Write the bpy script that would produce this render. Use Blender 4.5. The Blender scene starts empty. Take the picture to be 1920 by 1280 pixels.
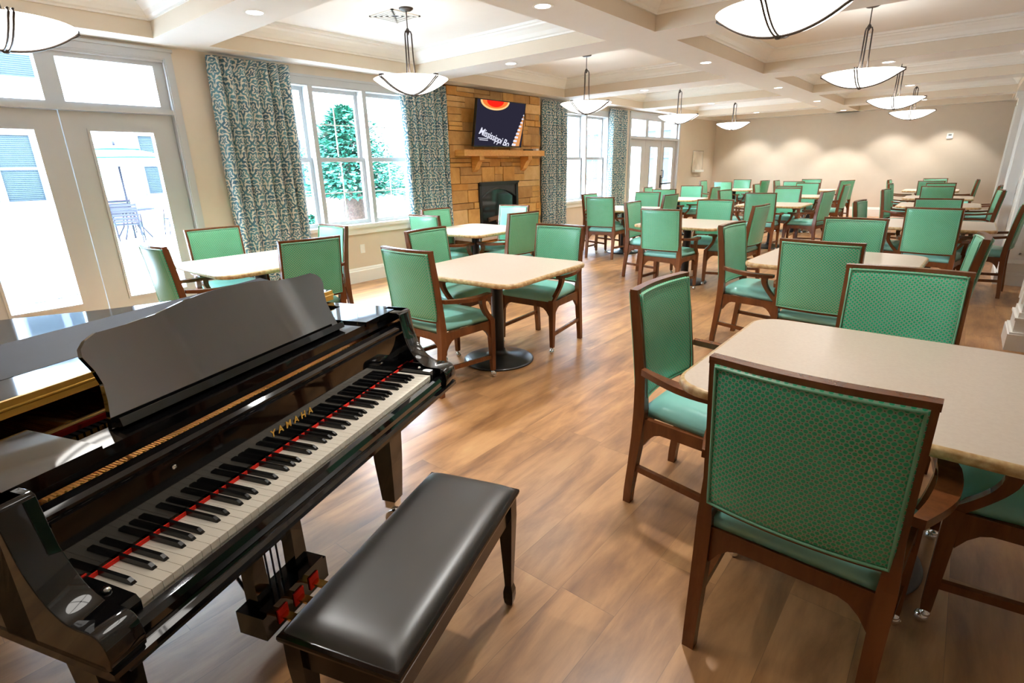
BULB, SPOT, SKY, SUN, EXPO, BOWL = 4, 70, 40.0, 0.6, 1.0, 3.1
import bpy, bmesh, math, random
from mathutils import Vector, Matrix
random.seed(7)
SC = bpy.context.scene
COL = SC.collection
R = math.radians
PI = math.pi

# ------------------------------------------------------------------ helpers
class MB:
    """collects shapes in one mesh"""
    def __init__(s):
        s.bm = bmesh.new(); s.mi = 0
        s.uv = None
    def v(s, p): return s.bm.verts.new(p)
    def f(s, vs, mi=None, smooth=False):
        try: fc = s.bm.faces.new(vs)
        except ValueError: return None
        fc.material_index = s.mi if mi is None else mi
        fc.smooth = smooth
        return fc
    def box(s, x0, x1, y0, y1, z0, z1, mi=None):
        P = [s.v((x, y, z)) for z in (z0, z1) for y in (y0, y1) for x in (x0, x1)]
        for q in ((0, 2, 3, 1), (4, 5, 7, 6), (0, 1, 5, 4), (2, 6, 7, 3), (0, 4, 6, 2), (1, 3, 7, 5)):
            s.f([P[i] for i in q], mi)
        return s
    def loft(s, secs, mi=None, closed=True, cap=True, smooth=False, ring=False):
        """secs: list of point loops"""
        L = [[s.v(p) for p in c] for c in secs]
        n = len(L[0])
        m = len(L)
        for i in range(m if ring else m - 1):
            a, b = L[i], L[(i + 1) % m]
            for j in range(n if closed else n - 1):
                s.f([a[j], a[(j + 1) % n], b[(j + 1) % n], b[j]], mi, smooth)
        if cap and closed and not ring:
            s.f(list(reversed(L[0])), mi); s.f(L[-1], mi)
        return L
    def rectpath(s, pts, mi=None):
        """pts: (cx,cy,cz,wx,wy) horizontal rectangular sections"""
        s.loft([[(x - a / 2, y - b / 2, z), (x + a / 2, y - b / 2, z), (x + a / 2, y + b / 2, z), (x - a / 2, y + b / 2, z)] for x, y, z, a, b in pts], mi)
        return s
    def lathe(s, prof, c=(0, 0, 0), n=24, mi=None, smooth=True, cap=False):
        L = []
        for r, z in prof:
            if r < 1e-6: L.append([s.v((c[0], c[1], c[2] + z))])
            else: L.append([s.v((c[0] + r * math.cos(2 * PI * k / n), c[1] + r * math.sin(2 * PI * k / n), c[2] + z)) for k in range(n)])
        for a, b in zip(L, L[1:]):
            for k in range(n):
                k2 = (k + 1) % n
                if len(a) == 1 and len(b) == 1: continue
                if len(a) == 1: s.f([a[0], b[k2], b[k]], mi, smooth)
                elif len(b) == 1: s.f([a[k], a[k2], b[0]], mi, smooth)
                else: s.f([a[k], a[k2], b[k2], b[k]], mi, smooth)
        if cap:
            if len(L[0]) > 1: s.f(list(reversed(L[0])), mi)
            if len(L[-1]) > 1: s.f(L[-1], mi)
        return s
    def tube(s, pts, r, n=8, mi=None, closed=False, smooth=True, flat=1.0):
        pts = [Vector(p) for p in pts]
        secs = []; m = len(pts); prev = None
        for i, p in enumerate(pts):
            if closed: t = pts[(i + 1) % m] - pts[i - 1]
            else: t = pts[min(i + 1, m - 1)] - pts[max(i - 1, 0)]
            t.normalize()
            up = Vector((0, 0, 1)) if abs(t.z) < .9 else Vector((0, 1, 0))
            if prev is not None:
                up = prev
            a = t.cross(up)
            if a.length < 1e-5: a = t.cross(Vector((1, 0, 0)))
            a.normalize(); b = a.cross(t).normalized(); prev = b
            rr = r[i] if isinstance(r, (list, tuple)) else r
            secs.append([tuple(p + a * (rr * math.cos(2 * PI * k / n)) + b * (rr * flat * math.sin(2 * PI * k / n))) for k in range(n)])
        s.loft(secs, mi, True, not closed, smooth, closed)
        return s
    def prism(s, poly, z0, z1, mi=None, axis='z', smooth=False):
        """poly (a,b) extruded along axis between z0,z1"""
        def P(a, b, c):
            return {'z': (a, b, c), 'x': (c, a, b), 'y': (a, c, b)}[axis]
        A = [s.v(P(a, b, z0)) for a, b in poly]; B = [s.v(P(a, b, z1)) for a, b in poly]
        n = len(poly)
        s.f(list(reversed(A)), mi); s.f(B, mi)
        for i in range(n): s.f([A[i], A[(i + 1) % n], B[(i + 1) % n], B[i]], mi, smooth)
        return s
    def build(s, name, mats, parent=None, bevel=0, seg=1, loc=None, rz=0, smooth_angle=None):
        bm = s.bm
        if bevel:
            es = [e for e in bm.edges if len(e.link_faces) == 2 and e.calc_face_angle(0) > R(35)]
            bmesh.ops.bevel(bm, geom=es, offset=bevel, segments=seg, affect='EDGES', clamp_overlap=True)
        bmesh.ops.recalc_face_normals(bm, faces=bm.faces[:])
        me = bpy.data.meshes.new(name); bm.to_mesh(me); bm.free()
        if not isinstance(mats, (list, tuple)): mats = [mats]
        for m in mats: me.materials.append(m)
        o = bpy.data.objects.new(name, me); COL.objects.link(o)
        if parent: o.parent = parent
        if loc: o.location = loc
        if rz: o.rotation_euler.z = rz
        return o

def tag(o, label=None, cat=None, group=None, kind=None):
    if label: o['label'] = label
    if cat: o['category'] = cat
    if group: o['group'] = group
    if kind: o['kind'] = kind
    return o
def empty(name, loc, rz=0, **k):
    o = bpy.data.objects.new(name, None); COL.objects.link(o)
    o.location = loc; o.rotation_euler = (0, 0, rz); o.empty_display_size = .1
    return tag(o, **k)
def kids(o): return [c for c in bpy.data.objects if c.parent == o]
def copy_tree(o, tree=None, parent=None):
    c = o.copy(); COL.objects.link(c)
    if parent: c.parent = parent
    for ch in CH.get(o.name, []): copy_tree(ch, None, c)
    return c
CH = {}
def index_children():
    CH.clear()
    for o in bpy.data.objects:
        if o.parent: CH.setdefault(o.parent.name, []).append(o)
def textmesh(body, size, depth, name, mat, parent=None, shear=0, bold=0, spacing=1.0):
    cu = bpy.data.curves.new(name, 'FONT'); cu.body = body; cu.size = size; cu.extrude = depth; cu.shear = shear
    cu.offset = bold; cu.space_character = spacing; cu.align_x = 'CENTER'; cu.align_y = 'CENTER'
    t = bpy.data.objects.new(name + '_c', cu); COL.objects.link(t)
    dg = bpy.context.evaluated_depsgraph_get()
    me = bpy.data.meshes.new_from_object(t.evaluated_get(dg)); me.name = name
    bpy.data.objects.remove(t); bpy.data.curves.remove(cu)
    me.materials.clear(); me.materials.append(mat)
    o = bpy.data.objects.new(name, me); COL.objects.link(o)
    if parent: o.parent = parent
    return o

# ------------------------------------------------------------------ materials
def srgb(r, g, b):
    def c(x):
        x /= 255.
        return x / 12.92 if x <= .04045 else ((x + .055) / 1.055) ** 2.4
    return (c(r), c(g), c(b), 1)
class NT:
    def __init__(s, name):
        m = bpy.data.materials.new(name); m.use_nodes = True
        s.m = m; s.t = m.node_tree; s.t.nodes.clear()
        s.out = s.n('ShaderNodeOutputMaterial'); s.b = s.n('ShaderNodeBsdfPrincipled')
        s.l(s.b.outputs[0], s.out.inputs[0])
    def n(s, typ, **k):
        x = s.t.nodes.new(typ)
        for a, b in k.items(): setattr(x, a, b)
        return x
    def l(s, a, b): s.t.links.new(a, b)
    def set(s, **k):
        for a, v in k.items(): s.b.inputs[a.replace('_', ' ')].default_value = v
        return s
    def math(s, op, a, b=None, c=None, clamp=False):
        x = s.n('ShaderNodeMath', operation=op); x.use_clamp = clamp
        for i, v in enumerate((a, b, c)):
            if v is None: continue
            if isinstance(v, (int, float)): x.inputs[i].default_value = v
            else: s.l(v, x.inputs[i])
        return x.outputs[0]
    def mix(s, f, a, b, t='MIX'):
        x = s.n('ShaderNodeMix', data_type='RGBA', blend_type=t)
        for i, v in ((0, f), (6, a), (7, b)):
            if isinstance(v, (int, float, tuple)): x.inputs[i].default_value = v
            else: s.l(v, x.inputs[i])
        return x.outputs[2]
    def obj(s, scale=(1, 1, 1), rot=(0, 0, 0), src='Object'):
        tc = s.n('ShaderNodeTexCoord'); mp = s.n('ShaderNodeMapping')
        mp.inputs['Scale'].default_value = scale; mp.inputs['Rotation'].default_value = rot
        s.l(tc.outputs[src], mp.inputs[0]); return mp.outputs[0]
    def noise(s, vec, scale, detail=4, rough=.5, dist=0):
        x = s.n('ShaderNodeTexNoise'); x.inputs['Scale'].default_value = scale; x.inputs['Detail'].default_value = detail
        x.inputs['Roughness'].default_value = rough; x.inputs['Distortion'].default_value = dist
        s.l(vec, x.inputs['Vector']); return x.outputs['Fac']
    def ramp(s, f, stops):
        x = s.n('ShaderNodeValToRGB'); e = x.color_ramp.elements
        while len(e) < len(stops): e.new(.5)
        for i, (p, c) in enumerate(stops): e[i].position = p; e[i].color = c
        s.l(f, x.inputs[0]); return x.outputs[0]
    def bump(s, h, strength=.3, dist=.01):
        x = s.n('ShaderNodeBump'); x.inputs['Strength'].default_value = strength; x.inputs['Distance'].default_value = dist
        s.l(h, x.inputs['Height']); s.l(x.outputs[0], s.b.inputs['Normal'])
    def base(s, c):
        if isinstance(c, tuple): s.b.inputs['Base Color'].default_value = c
        else: s.l(c, s.b.inputs['Base Color'])
        return s
def plain(name, col, rough=.5, metal=0, spec=.5, coat=0, var=.06, nscale=6):
    t = NT(name); v = t.obj()
    nz = t.noise(v, nscale, 3)
    c1 = tuple(min(1, x * (1 - var)) for x in col[:3]) + (1,); c2 = tuple(min(1, x * (1 + var)) for x in col[:3]) + (1,)
    t.base(t.ramp(nz, [(.3, c1), (.7, c2)]))
    t.set(Roughness=rough, Metallic=metal, Specular_IOR_Level=spec, Coat_Weight=coat, Coat_Roughness=.03)
    return t.m
def emit(name, col, strength):
    t = NT(name); e = t.n('ShaderNodeEmission'); e.inputs[0].default_value = col; e.inputs[1].default_value = strength
    t.l(e.outputs[0], t.out.inputs[0]); return t.m

M = {}
M['wall'] = plain('wall_paint', srgb(214, 199, 179), .6, var=.015)
M['white'] = plain('white_trim_paint', srgb(238, 236, 230), .35, var=.01)
M['ceil'] = plain('ceiling_paint', srgb(238, 234, 228), .8, var=.01)
M['beam'] = plain('beam_bottom_paint', srgb(228, 224, 218), .7, var=.01)
M['beamface'] = plain('beam_face_paint', srgb(218, 203, 182), .7, var=.01)
M['black'] = plain('black_lacquer', (.004, .004, .0045, 1), .05, spec=.5, coat=.4, var=.05)
M['mirror'] = plain('mirror_black_lacquer', (.006, .006, .006, 1), .06, spec=.5, coat=0, var=.05)
M['mirror'].node_tree.nodes['Principled BSDF'].inputs['IOR'].default_value = 3.4
M['blackmetal'] = plain('black_cast_iron', (.012, .012, .013, 1), .3, spec=.6, var=.2)
M['bronze'] = plain('dark_bronze', (.035, .022, .015, 1), .4, .2)
M['doorpaint'] = plain('door_paint', srgb(192, 192, 191), .4, var=.01)
M['chrome'] = plain('chrome', (.8, .8, .78, 1), .12, 1)
M['gold'] = plain('brass', (.88, .5, .09, 1), .3, .45, var=.1)
M['plate'] = plain('gold_plate', (.8, .38, .06, 1), .35, .3, var=.15)
M['felt'] = plain('red_felt', (.85, .02, .005, 1), .9)
M['ivory'] = plain('white_keytop', srgb(240, 232, 216), .25, var=.01)
M['ebony'] = plain('black_keytop', (.008, .008, .008, 1), .25)
M['leather'] = plain('black_leather', (.034, .031, .029, 1), .38, spec=1, var=.1)
M['satin'] = plain('satin_black', (.03, .03, .034, 1), .55, spec=.25)
M['benchwood'] = plain('dark_bench_wood', (.010, .005, .004, 1), .2, spec=.5, coat=.1)
M['paper'] = plain('plastic_white', srgb(235, 235, 230), .5)
M['rubber'] = plain('dark_rubber', (.02, .02, .02, 1), .6)
M['dark'] = plain('dark_recess', (.01, .01, .01, 1), .7)
M['brasspedal'] = plain('brass_pedal', (.8, .42, .1, 1), .25, 1)
M['concrete'] = plain('pale_concrete', srgb(222, 222, 222), .9, var=.04, nscale=1)
M['siding'] = plain('white_siding', srgb(170, 174, 180), .7, var=.02)
M['blind'] = plain('window_blind', (.022, .028, .034, 1), .8, spec=0)
M['exttrim'] = plain('exterior_trim', srgb(64, 68, 78), .8, spec=0)
M['patio'] = plain('patio_metal', srgb(30, 30, 38), .6, spec=.1)
M['canvas'] = plain('umbrella_canvas', srgb(120, 135, 138), .9, spec=.1)
M['canvasedge'] = plain('umbrella_teal_edge', srgb(10, 70, 75), .8, spec=.1)
M['mulch'] = plain('mulch', srgb(70, 56, 50), .95, var=.4, nscale=30)
M['navy'] = plain('screen_off', (.01, .01, .02, 1), .2)

# armchair wood
def wood_mat(name, c1, c2, rough, scale=(30, 30, 3)):
    t = NT(name); v = t.obj(scale); nz = t.noise(v, 1.5, 5, .6, .6)
    t.base(t.ramp(nz, [(.25, c1), (.75, c2)])); t.set(Roughness=rough, Specular_IOR_Level=.5)
    return t.m
M['chairwood'] = wood_mat('cherry_stained_wood', srgb(88, 48, 24), srgb(122, 70, 36), .27, (12, 12, 2))
M['mantel'] = wood_mat('pine_mantel_wood', srgb(205, 140, 62), srgb(232, 170, 92), .4, (4, 30, 30))
# patterned green upholstery: round green dots on a diagonal lattice, pale rings and small dark diamonds
def green_fabric():
    t = NT('green_dotted_upholstery'); tc = t.n('ShaderNodeTexCoord'); sp = t.n('ShaderNodeSeparateXYZ')
    t.l(tc.outputs['Object'], sp.inputs[0]); x, z = sp.outputs[0], sp.outputs[2]
    p = 1 / .0186
    a = t.math('MULTIPLY', t.math('ADD', x, z), p); b = t.math('MULTIPLY', t.math('SUBTRACT', x, z), p)
    fa = t.math('SUBTRACT', t.math('FRACT', t.math('ADD', a, 100.)), .5); fb = t.math('SUBTRACT', t.math('FRACT', t.math('ADD', b, 100.)), .5)
    d = t.math('SQRT', t.math('ADD', t.math('MULTIPLY', fa, fa), t.math('MULTIPLY', fb, fb)))
    dot = t.math('LESS_THAN', d, .37)
    ring = t.math('MULTIPLY', t.math('GREATER_THAN', d, .37), t.math('LESS_THAN', d, .46))
    dia = t.math('GREATER_THAN', d, .62)
    nz = t.noise(tc.outputs['Object'], 9, 2)
    g = t.ramp(nz, [(.3, srgb(36, 168, 118)), (.7, srgb(56, 184, 136))])
    c = t.mix(dot, srgb(148, 178, 152), g)
    c = t.mix(ring, c, srgb(130, 198, 160))
    c = t.mix(dia, c, srgb(92, 58, 48))
    t.base(c); t.set(Roughness=.27, Specular_IOR_Level=.5, Sheen_Weight=.1)
    t.bump(t.math('SUBTRACT', 1, d), .15, .002)
    return t.m
M['green'] = green_fabric()
M['teal'] = plain('teal_seat_vinyl', srgb(146, 212, 200), .25, spec=.5, var=.06)
M['piping'] = plain('green_piping', srgb(120, 180, 145), .45)
# table laminate
t = NT('beige_laminate'); nz = t.noise(t.obj(), 90, 3); t.base(t.ramp(nz, [(.35, srgb(199, 183, 166)), (.65, srgb(204, 189, 172))])); t.set(Roughness=.32, Specular_IOR_Level=.5); M['lam'] = t.m
t = NT('tan_table_edge'); nz = t.noise(t.obj(), 40, 4); t.base(t.ramp(nz, [(.35, srgb(168, 128, 78)), (.65, srgb(206, 176, 130))])); t.set(Roughness=.35); M['lamedge'] = t.m
# floor planks running along world Y
def floor_mat():
    t = NT('wood_plank_floor'); tc = t.n('ShaderNodeTexCoord'); sp = t.n('ShaderNodeSeparateXYZ')
    t.l(tc.outputs['Object'], sp.inputs[0]); x, y = sp.outputs[0], sp.outputs[1]
    W, Lg = .2175, 1.22
    u = t.math('DIVIDE', t.math('ADD', x, 20 + .023), W); iu = t.math('FLOOR', u); fu = t.math('FRACT', u)
    wn = t.n('ShaderNodeTexWhiteNoise', noise_dimensions='1D'); t.l(iu, wn.inputs['W'])
    v = t.math('ADD', t.math('DIVIDE', t.math('ADD', y, 20.), Lg), wn.outputs['Value']); iv = t.math('FLOOR', v); fv = t.math('FRACT', v)
    cb = t.n('ShaderNodeCombineXYZ'); t.l(iu, cb.inputs[0]); t.l(iv, cb.inputs[1])
    w2 = t.n('ShaderNodeTexWhiteNoise', noise_dimensions='2D'); t.l(cb.outputs[0], w2.inputs['Vector'])
    # grain coordinates, shifted per plank
    c2 = t.n('ShaderNodeCombineXYZ'); t.l(t.math('MULTIPLY', x, 8.), c2.inputs[0]); t.l(t.math('ADD', t.math('MULTIPLY', y, 1.6), t.math('MULTIPLY', w2.outputs['Value'], 37.)), c2.inputs[1]); t.l(t.math('MULTIPLY', w2.outputs['Value'], 11.), c2.inputs[2])
    g1 = t.noise(c2.outputs[0], 1.1, 7, .6, .35)
    c3 = t.n('ShaderNodeCombineXYZ'); t.l(t.math('MULTIPLY', x, 120.), c3.inputs[0]); t.l(t.math('MULTIPLY', y, 6.), c3.inputs[1])
    g2 = t.noise(c3.outputs[0], 1., 3, .6)
    col = t.ramp(g1, [(.25, srgb(112, 74, 46)), (.42, srgb(160, 112, 68)), (.6, srgb(196, 144, 92)), (.8, srgb(212, 166, 112))])
    col = t.mix(t.math('MULTIPLY', t.math('SUBTRACT', g2, .5), .25), col, srgb(80, 52, 36))
    col = t.mix(t.math('MULTIPLY', w2.outputs['Value'], .3), col, srgb(96, 64, 44))
    gap = t.math('MAXIMUM', t.math('LESS_THAN', fu, .008), t.math('LESS_THAN', fv, .0016))
    col = t.mix(t.math('MULTIPLY', gap, .4), col, srgb(50, 32, 22))
    t.base(col)
    rr = t.math('ADD', .29, t.math('MULTIPLY', g2, .12)); t.l(rr, t.b.inputs['Roughness']); t.set(Specular_IOR_Level=.8)
    t.bump(t.math('ADD', t.math('MULTIPLY', g2, .4), t.math('MULTIPLY', gap, -1.)), .12, .002)
    return t.m
M['floor'] = floor_mat()
# curtain damask
def curtain_mat():
    t = NT('teal_damask_curtain'); tc = t.n('ShaderNodeTexCoord'); sp = t.n('ShaderNodeSeparateXYZ')
    t.l(tc.outputs['UV'], sp.inputs[0]); x, z = sp.outputs[0], sp.outputs[1]
    P = .135; Q = .17
    iz = t.math('FLOOR', t.math('DIVIDE', z, Q)); odd = t.math('MULTIPLY', t.math('MODULO', iz, 2.), .5)
    fx = t.math('SUBTRACT', t.math('FRACT', t.math('ADD', t.math('DIVIDE', x, P), odd)), .5); fz = t.math('SUBTRACT', t.math('FRACT', t.math('DIVIDE', z, Q)), .5)
    ax = t.math('ABSOLUTE', fx)
    r = t.math('SQRT', t.math('ADD', t.math('MULTIPLY', fx, fx), t.math('MULTIPLY', t.math('MULTIPLY', fz, fz), 1.4)))
    th = t.math('ARCTAN2', fz, ax)
    nz = t.noise(tc.outputs['UV'], 17, 3)
    ph = t.math('ADD', t.math('ADD', t.math('MULTIPLY', r, 21.), t.math('MULTIPLY', t.math('SINE', t.math('MULTIPLY', th, 5.)), 1.6)), t.math('MULTIPLY', nz, 6.))
    w = t.math('SINE', ph)
    w2 = t.math('SINE', t.math('ADD', t.math('MULTIPLY', th, 9.), t.math('MULTIPLY', r, 10.)))
    k = t.math('GREATER_THAN', t.math('ADD', w, t.math('MULTIPLY', w2, .5)), .3)
    n2 = t.noise(tc.outputs['UV'], 9, 2)
    blue = t.ramp(n2, [(.35, srgb(62, 94, 112)), (.65, srgb(92, 138, 146))])
    c = t.mix(k, blue, srgb(214, 208, 192))
    t.base(c); t.set(Roughness=.85, Sheen_Weight=.2)
    return t.m
M['curtain'] = curtain_mat()
# stones
STONES = []
for i, (a, b) in enumerate([((188, 134, 68), (214, 162, 94)), ((200, 142, 66), (226, 170, 96)), ((170, 120, 62), (198, 148, 86)), ((212, 162, 96), (230, 188, 130)), ((190, 130, 56), (216, 156, 78))]):
    t = NT('tan_ledge_stone_%s' % 'abcde'[i]); nz = t.noise(t.obj(), 5, 6, .6, .5); t.base(t.ramp(nz, [(.3, srgb(*a)), (.7, srgb(*b))])); t.set(Roughness=.75)
    t.bump(t.noise(t.obj(), 22, 5), .5, .01); STONES.append(t.m)
t = NT('mortar'); t.base(srgb(120, 84, 50)); t.set(Roughness=.9); M['mortar'] = t.m
t = NT('facade_stone'); v = t.obj((1, .45, 1)); vo = t.n('ShaderNodeTexVoronoi'); vo.inputs['Scale'].default_value = 6; t.l(v, vo.inputs['Vector'])
t.base(t.mix(.85, vo.outputs['Color'], srgb(84, 74, 66))); t.set(Roughness=.9); M['extstone'] = t.m
t = NT('gravel'); v = t.obj(); vo = t.n('ShaderNodeTexVoronoi'); vo.inputs['Scale'].default_value = 28; t.l(v, vo.inputs['Vector'])
t.base(t.ramp(vo.outputs['Distance'], [(0, srgb(110, 110, 120)), (.6, srgb(26, 26, 34))])); t.set(Roughness=.9); M['gravel'] = t.m
t = NT('evergreen_foliage'); nz = t.noise(t.obj(), 7, 4); t.base(t.ramp(nz, [(.3, srgb(8, 66, 52)), (.7, srgb(22, 108, 84))])); t.set(Roughness=.7); M['leaf'] = t.m
# glass pane
t = NT('window_glass'); tr = t.n('ShaderNodeBsdfTransparent'); gl = t.n('ShaderNodeBsdfGlossy'); gl.inputs['Roughness'].default_value = .01
fr = t.n('ShaderNodeFresnel'); fr.inputs[0].default_value = 1.45; mx = t.n('ShaderNodeMixShader'); ge = t.n('ShaderNodeNewGeometry'); t.l(t.math('MULTIPLY', fr.outputs[0], t.math('SUBTRACT', 1, ge.outputs['Backfacing'])), mx.inputs[0]); t.l(tr.outputs[0], mx.inputs[1]); t.l(gl.outputs[0], mx.inputs[2]); t.l(mx.outputs[0], t.out.inputs[0]); M['glass'] = t.m
M['bowl'] = emit('lit_alabaster_glass', (1, .95, .88, 1), BOWL)
M['bowlin'] = emit('lit_alabaster_glass_inside', (1, .95, .88, 1), BOWL * .35)
M['led'] = emit('downlight_lens', (1, .95, .88, 1), 6)
M['fireglow'] = plain('firebox_glass', (.02, .02, .022, 1), .08, spec=.7)
# ------------------------------------------------------------------ setting
XW = -6.24; XR = 1.9; YB = 17.3; YN = -3.4; ZB = 2.64; ZC = 2.93
def struct(o): o['kind'] = 'structure'; return o
struct(MB().box(XW - .2, XR + .2, YN - .2, YB + .2, -.06, 0).build('floor', M['floor']))
OPEN = [(.37, 2.35, 0, 2.52), (3.06, 5.36, .74, 2.45), (9.02, 10.86, .74, 2.45), (11.78, 14.62, 0, 2.56)]
m = MB(); y = YN
for a, b, z0, z1 in OPEN:
    m.box(XW - .2, XW, y, a, 0, ZC + .1)
    m.box(XW - .2, XW, a, b, z1, ZC + .1)
    if z0 > 0: m.box(XW - .2, XW, a, b, 0, z0)
    y = b
m.box(XW - .2, XW, y, YB, 0, ZC + .1)
struct(m.build('wall_left', M['wall']))
struct(MB().box(XW - .2, XR + .2, YB, YB + .2, 0, ZC + .1).build('wall_back', M['wall']))
struct(MB().box(XW - .2, XR + .2, YN - .2, YN, 0, ZC + .1).build('wall_near', M['wall']))
struct(MB().box(XR, XR + .2, YN, YB, 0, ZC + .1).build('wall_right', M['wall']))
struct(MB().box(XW - .2, XR + .2, YN - .2, YB + .2, ZC, ZC + .1).build('ceiling', M['ceil']))
# beams (bottom white, faces tan)
n = 0
def beam(x0, x1, y0, y1):
    global n; n += 1
    m = MB(); m.box(x0, x1, y0, y1, ZB, ZC + .01, 1)
    for f in m.bm.faces:
        if all(abs(v.co.z - ZB) < 1e-4 for v in f.verts): f.material_index = 0
    struct(m.build('trim_%d' % n, [M['beam'], M['beamface']]))
YBM = [(-.98, -.48), (2.12, 2.6), (5.22, 5.71), (8.70, 9.27), (11.8, 12.3), (14.95, 15.45)]
beam(XW, -5.93, YN, YB); beam(-3.06, -2.54, YN, YB); beam(.37, XR, YN, YB); beam(-5.93, .37, YB - .25, YB); beam(-5.93, .37, YN, YN + .2)
for a, b in YBM: beam(-5.93, -3.06, a, b); beam(-2.54, .37, a, b)
# crown moulding inside each coffer
rows = []; y = YN + .2
for a, b in YBM + [(YB - .25, YB)]: rows.append((y, a)); y = b
prof = [(0, 2.775), (.018, 2.775), (.022, 2.79), (.04, 2.80), (.06, 2.835), (.10, 2.87), (.125, 2.885), (.13, 2.90), (.15, 2.905), (.155, ZC + .005)]
for y0, y1 in rows:
    for x0, x1 in ((-5.93, -3.06), (-2.54, .37)):
        n += 1; m = MB()
        m.loft([[(x0 + d, y0 + d, z), (x1 - d, y0 + d, z), (x1 - d, y1 - d, z), (x0 + d, y1 - d, z)] for d, z in prof], cap=False)
        struct(m.build('trim_%d' % n, M['white']))
# baseboards
def base_profile(m, p0, p1, nrm, h=.2, t=.02):
    """baseboard from p0 to p1 (xy) with outward normal"""
    pr = [(0, 0), (t, 0), (t, h * .78), (t * .7, h * .84), (t * .7, h * .9), (t * .35, h), (0, h)]
    secs = [[(p[0] + nrm[0] * d, p[1] + nrm[1] * d, z) for d, z in pr] for p in (p0, p1)]
    m.loft(secs)
m = MB()
for a, b in ((YN, .25), (2.47, 5.99), (8.29, 11.66), (14.74, YB)): base_profile(m, (XW, a), (XW, b), (1, 0))
struct(m.build('baseboard_left', M['white']))
m = MB(); base_profile(m, (XW, YB), (XR, YB), (0, -1), .24); struct(m.build('baseboard_back', M['white']))
m = MB(); base_profile(m, (XR, YN), (XR, YB), (-1, 0), .2); struct(m.build('baseboard_right', M['white']))
# right-hand piers with stepped white bases, panel mouldings
def pier(name, x0, y0, y1, x1=XR):
    r = struct(empty(name, (0, 0, 0)))
    m = MB(); m.box(x0 + .05, x1, y0 + .05, y1, 0, ZB)
    m.build('pier_shaft', M['white'], r)
    m = MB()
    for d, z0, z1 in ((.05, 0, .13), (.04, .13, .145), (.022, .145, .24), (.03, .24, .26), (.012, .26, .3)):
        m.box(x0 + .05 - d, x1, y0 + .05 - d, y1 + d - .05, z0, z1)
    m.build('pier_base', M['white'], r, bevel=.004)
    m = MB()
    for z0, z1, zz in ((.36, .9, 0), (1.0, 2.4, 0)):
        for a, b, c, e in ((x0 + .17, x0 + .9, z0, z0 + .02), (x0 + .17, x0 + .9, z1 - .02, z1), (x0 + .17, x0 + .19, z0, z1), (x0 + .88, x0 + .9, z0, z1)):
            m.box(a, b, y0 + .035, y0 + .05, c, e)
    # flat corner pilaster strips on the room side
    m.box(x0 + .035, x0 + .05, y0 + .09, y0 + .11, .36, 2.4); m.box(x0 + .035, x0 + .05, y1 - .11, y1 - .09, .36, 2.4)
    m.build('panel_moulding', M['white'], r)
    m = MB(); m.box(x0 + .02, x1, y0 + .02, y1 + .02, ZB - .12, ZB - .09); m.box(x0 + .0, x1, y0, y1 + .03, ZB - .09, ZB)
    m.build('pier_capital', M['white'], r, bevel=.006)
    return r
pier('trim_101', .44, 5.53, 5.98); pier('trim_102', .42, 8.50, 9.3); pier('trim_103', .40, 11.75, 12.35); pier('trim_104', .38, 14.9, 15.5)

# ---- glazed openings on the left wall
def frame_rect(m, y0, y1, z0, z1, w, x0, x1, mi=0):
    """rectangular ring in the wall plane; w = member width"""
    m.box(x0, x1, y0, y1, z1 - w, z1, mi); m.box(x0, x1, y0, y1, z0, z0 + w, mi)
    m.box(x0, x1, y0, y0 + w, z0 + w, z1 - w, mi); m.box(x0, x1, y1 - w, y1, z0 + w, z1 - w, mi)
def casing(m, y0, y1, z0, z1, w, sill=False):
    X = XW
    for d, t in ((0, .018), (.012, .026)):
        a = w - d * 2
        m.box(X, X + t, y0 - w + d, y0 - d, z0, z1 + d); m.box(X, X + t, y1 + d, y1 + w - d, z0, z1 + d)
        m.box(X, X + t, y0 - w + d, y1 + w - d, z1 + d, z1 + w - d)
    m.box(X, X + .035, y0 - w - .01, y1 + w + .01, z1 + w - .012, z1 + w + .015)
def pane(r, y0, y1, z0, z1, x=None):
    x = XW - .1 if x is None else x
    MB().box(x - .003, x + .003, y0, y1, z0, z1).build('pane', M['glass'], r)
def window(name, units, z0=.78, z1=2.43):
    r = struct(empty(name, (0, 0, 0)))
    ya, yb = units[0][0], units[-1][1]
    m = MB(); casing(m, ya, yb, z0 - .04, z1, .10); 
    for (a, b), (c, d) in zip(units, units[1:]): m.box(XW - .16, XW + .018, b, c, z0, z1); 
    # jamb lining
    m.box(XW - .2, XW, ya - .02, ya, z0, z1); m.box(XW - .2, XW, yb, yb + .02, z0, z1); m.box(XW - .2, XW, ya, yb, z1, z1 + .02)
    m.build('window_frame', M['doorpaint'], r, bevel=.003)
    m = MB(); m.box(XW - .2, XW + .06, ya - .12, yb + .12, z0 - .045, z0); m.box(XW, XW + .025, ya - .1, yb + .1, z0 - .13, z0 - .045)
    m.build('window_sill', M['white'], r, bevel=.004)
    zm = (z0 + z1) / 2
    for a, b in units:
        m = MB(); frame_rect(m, a, b, zm - .02, z1, .045, XW - .14, XW - .11); m.build('upper_sash', M['doorpaint'], r, bevel=.003)
        m = MB(); frame_rect(m, a, b, z0, zm + .02, .05, XW - .11, XW - .07); m.build('lower_sash', M['doorpaint'], r, bevel=.003)
        m = MB()
        yc = (a + b) / 2
        for q0, q1, X in ((zm, z1, XW - .125), (z0, zm, XW - .09)):
            m.box(X - .006, X + .006, yc - .006, yc + .006, q0 + .04, q1 - .04); m.box(X - .0055, X + .0055, a + .04, b - .04, (q0 + q1) / 2 - .006, (q0 + q1) / 2 + .006)
        m.build('muntin', M['white'], r)
        pane(r, a + .03, b - .03, z0 + .03, z1 - .03)
    return r
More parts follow.
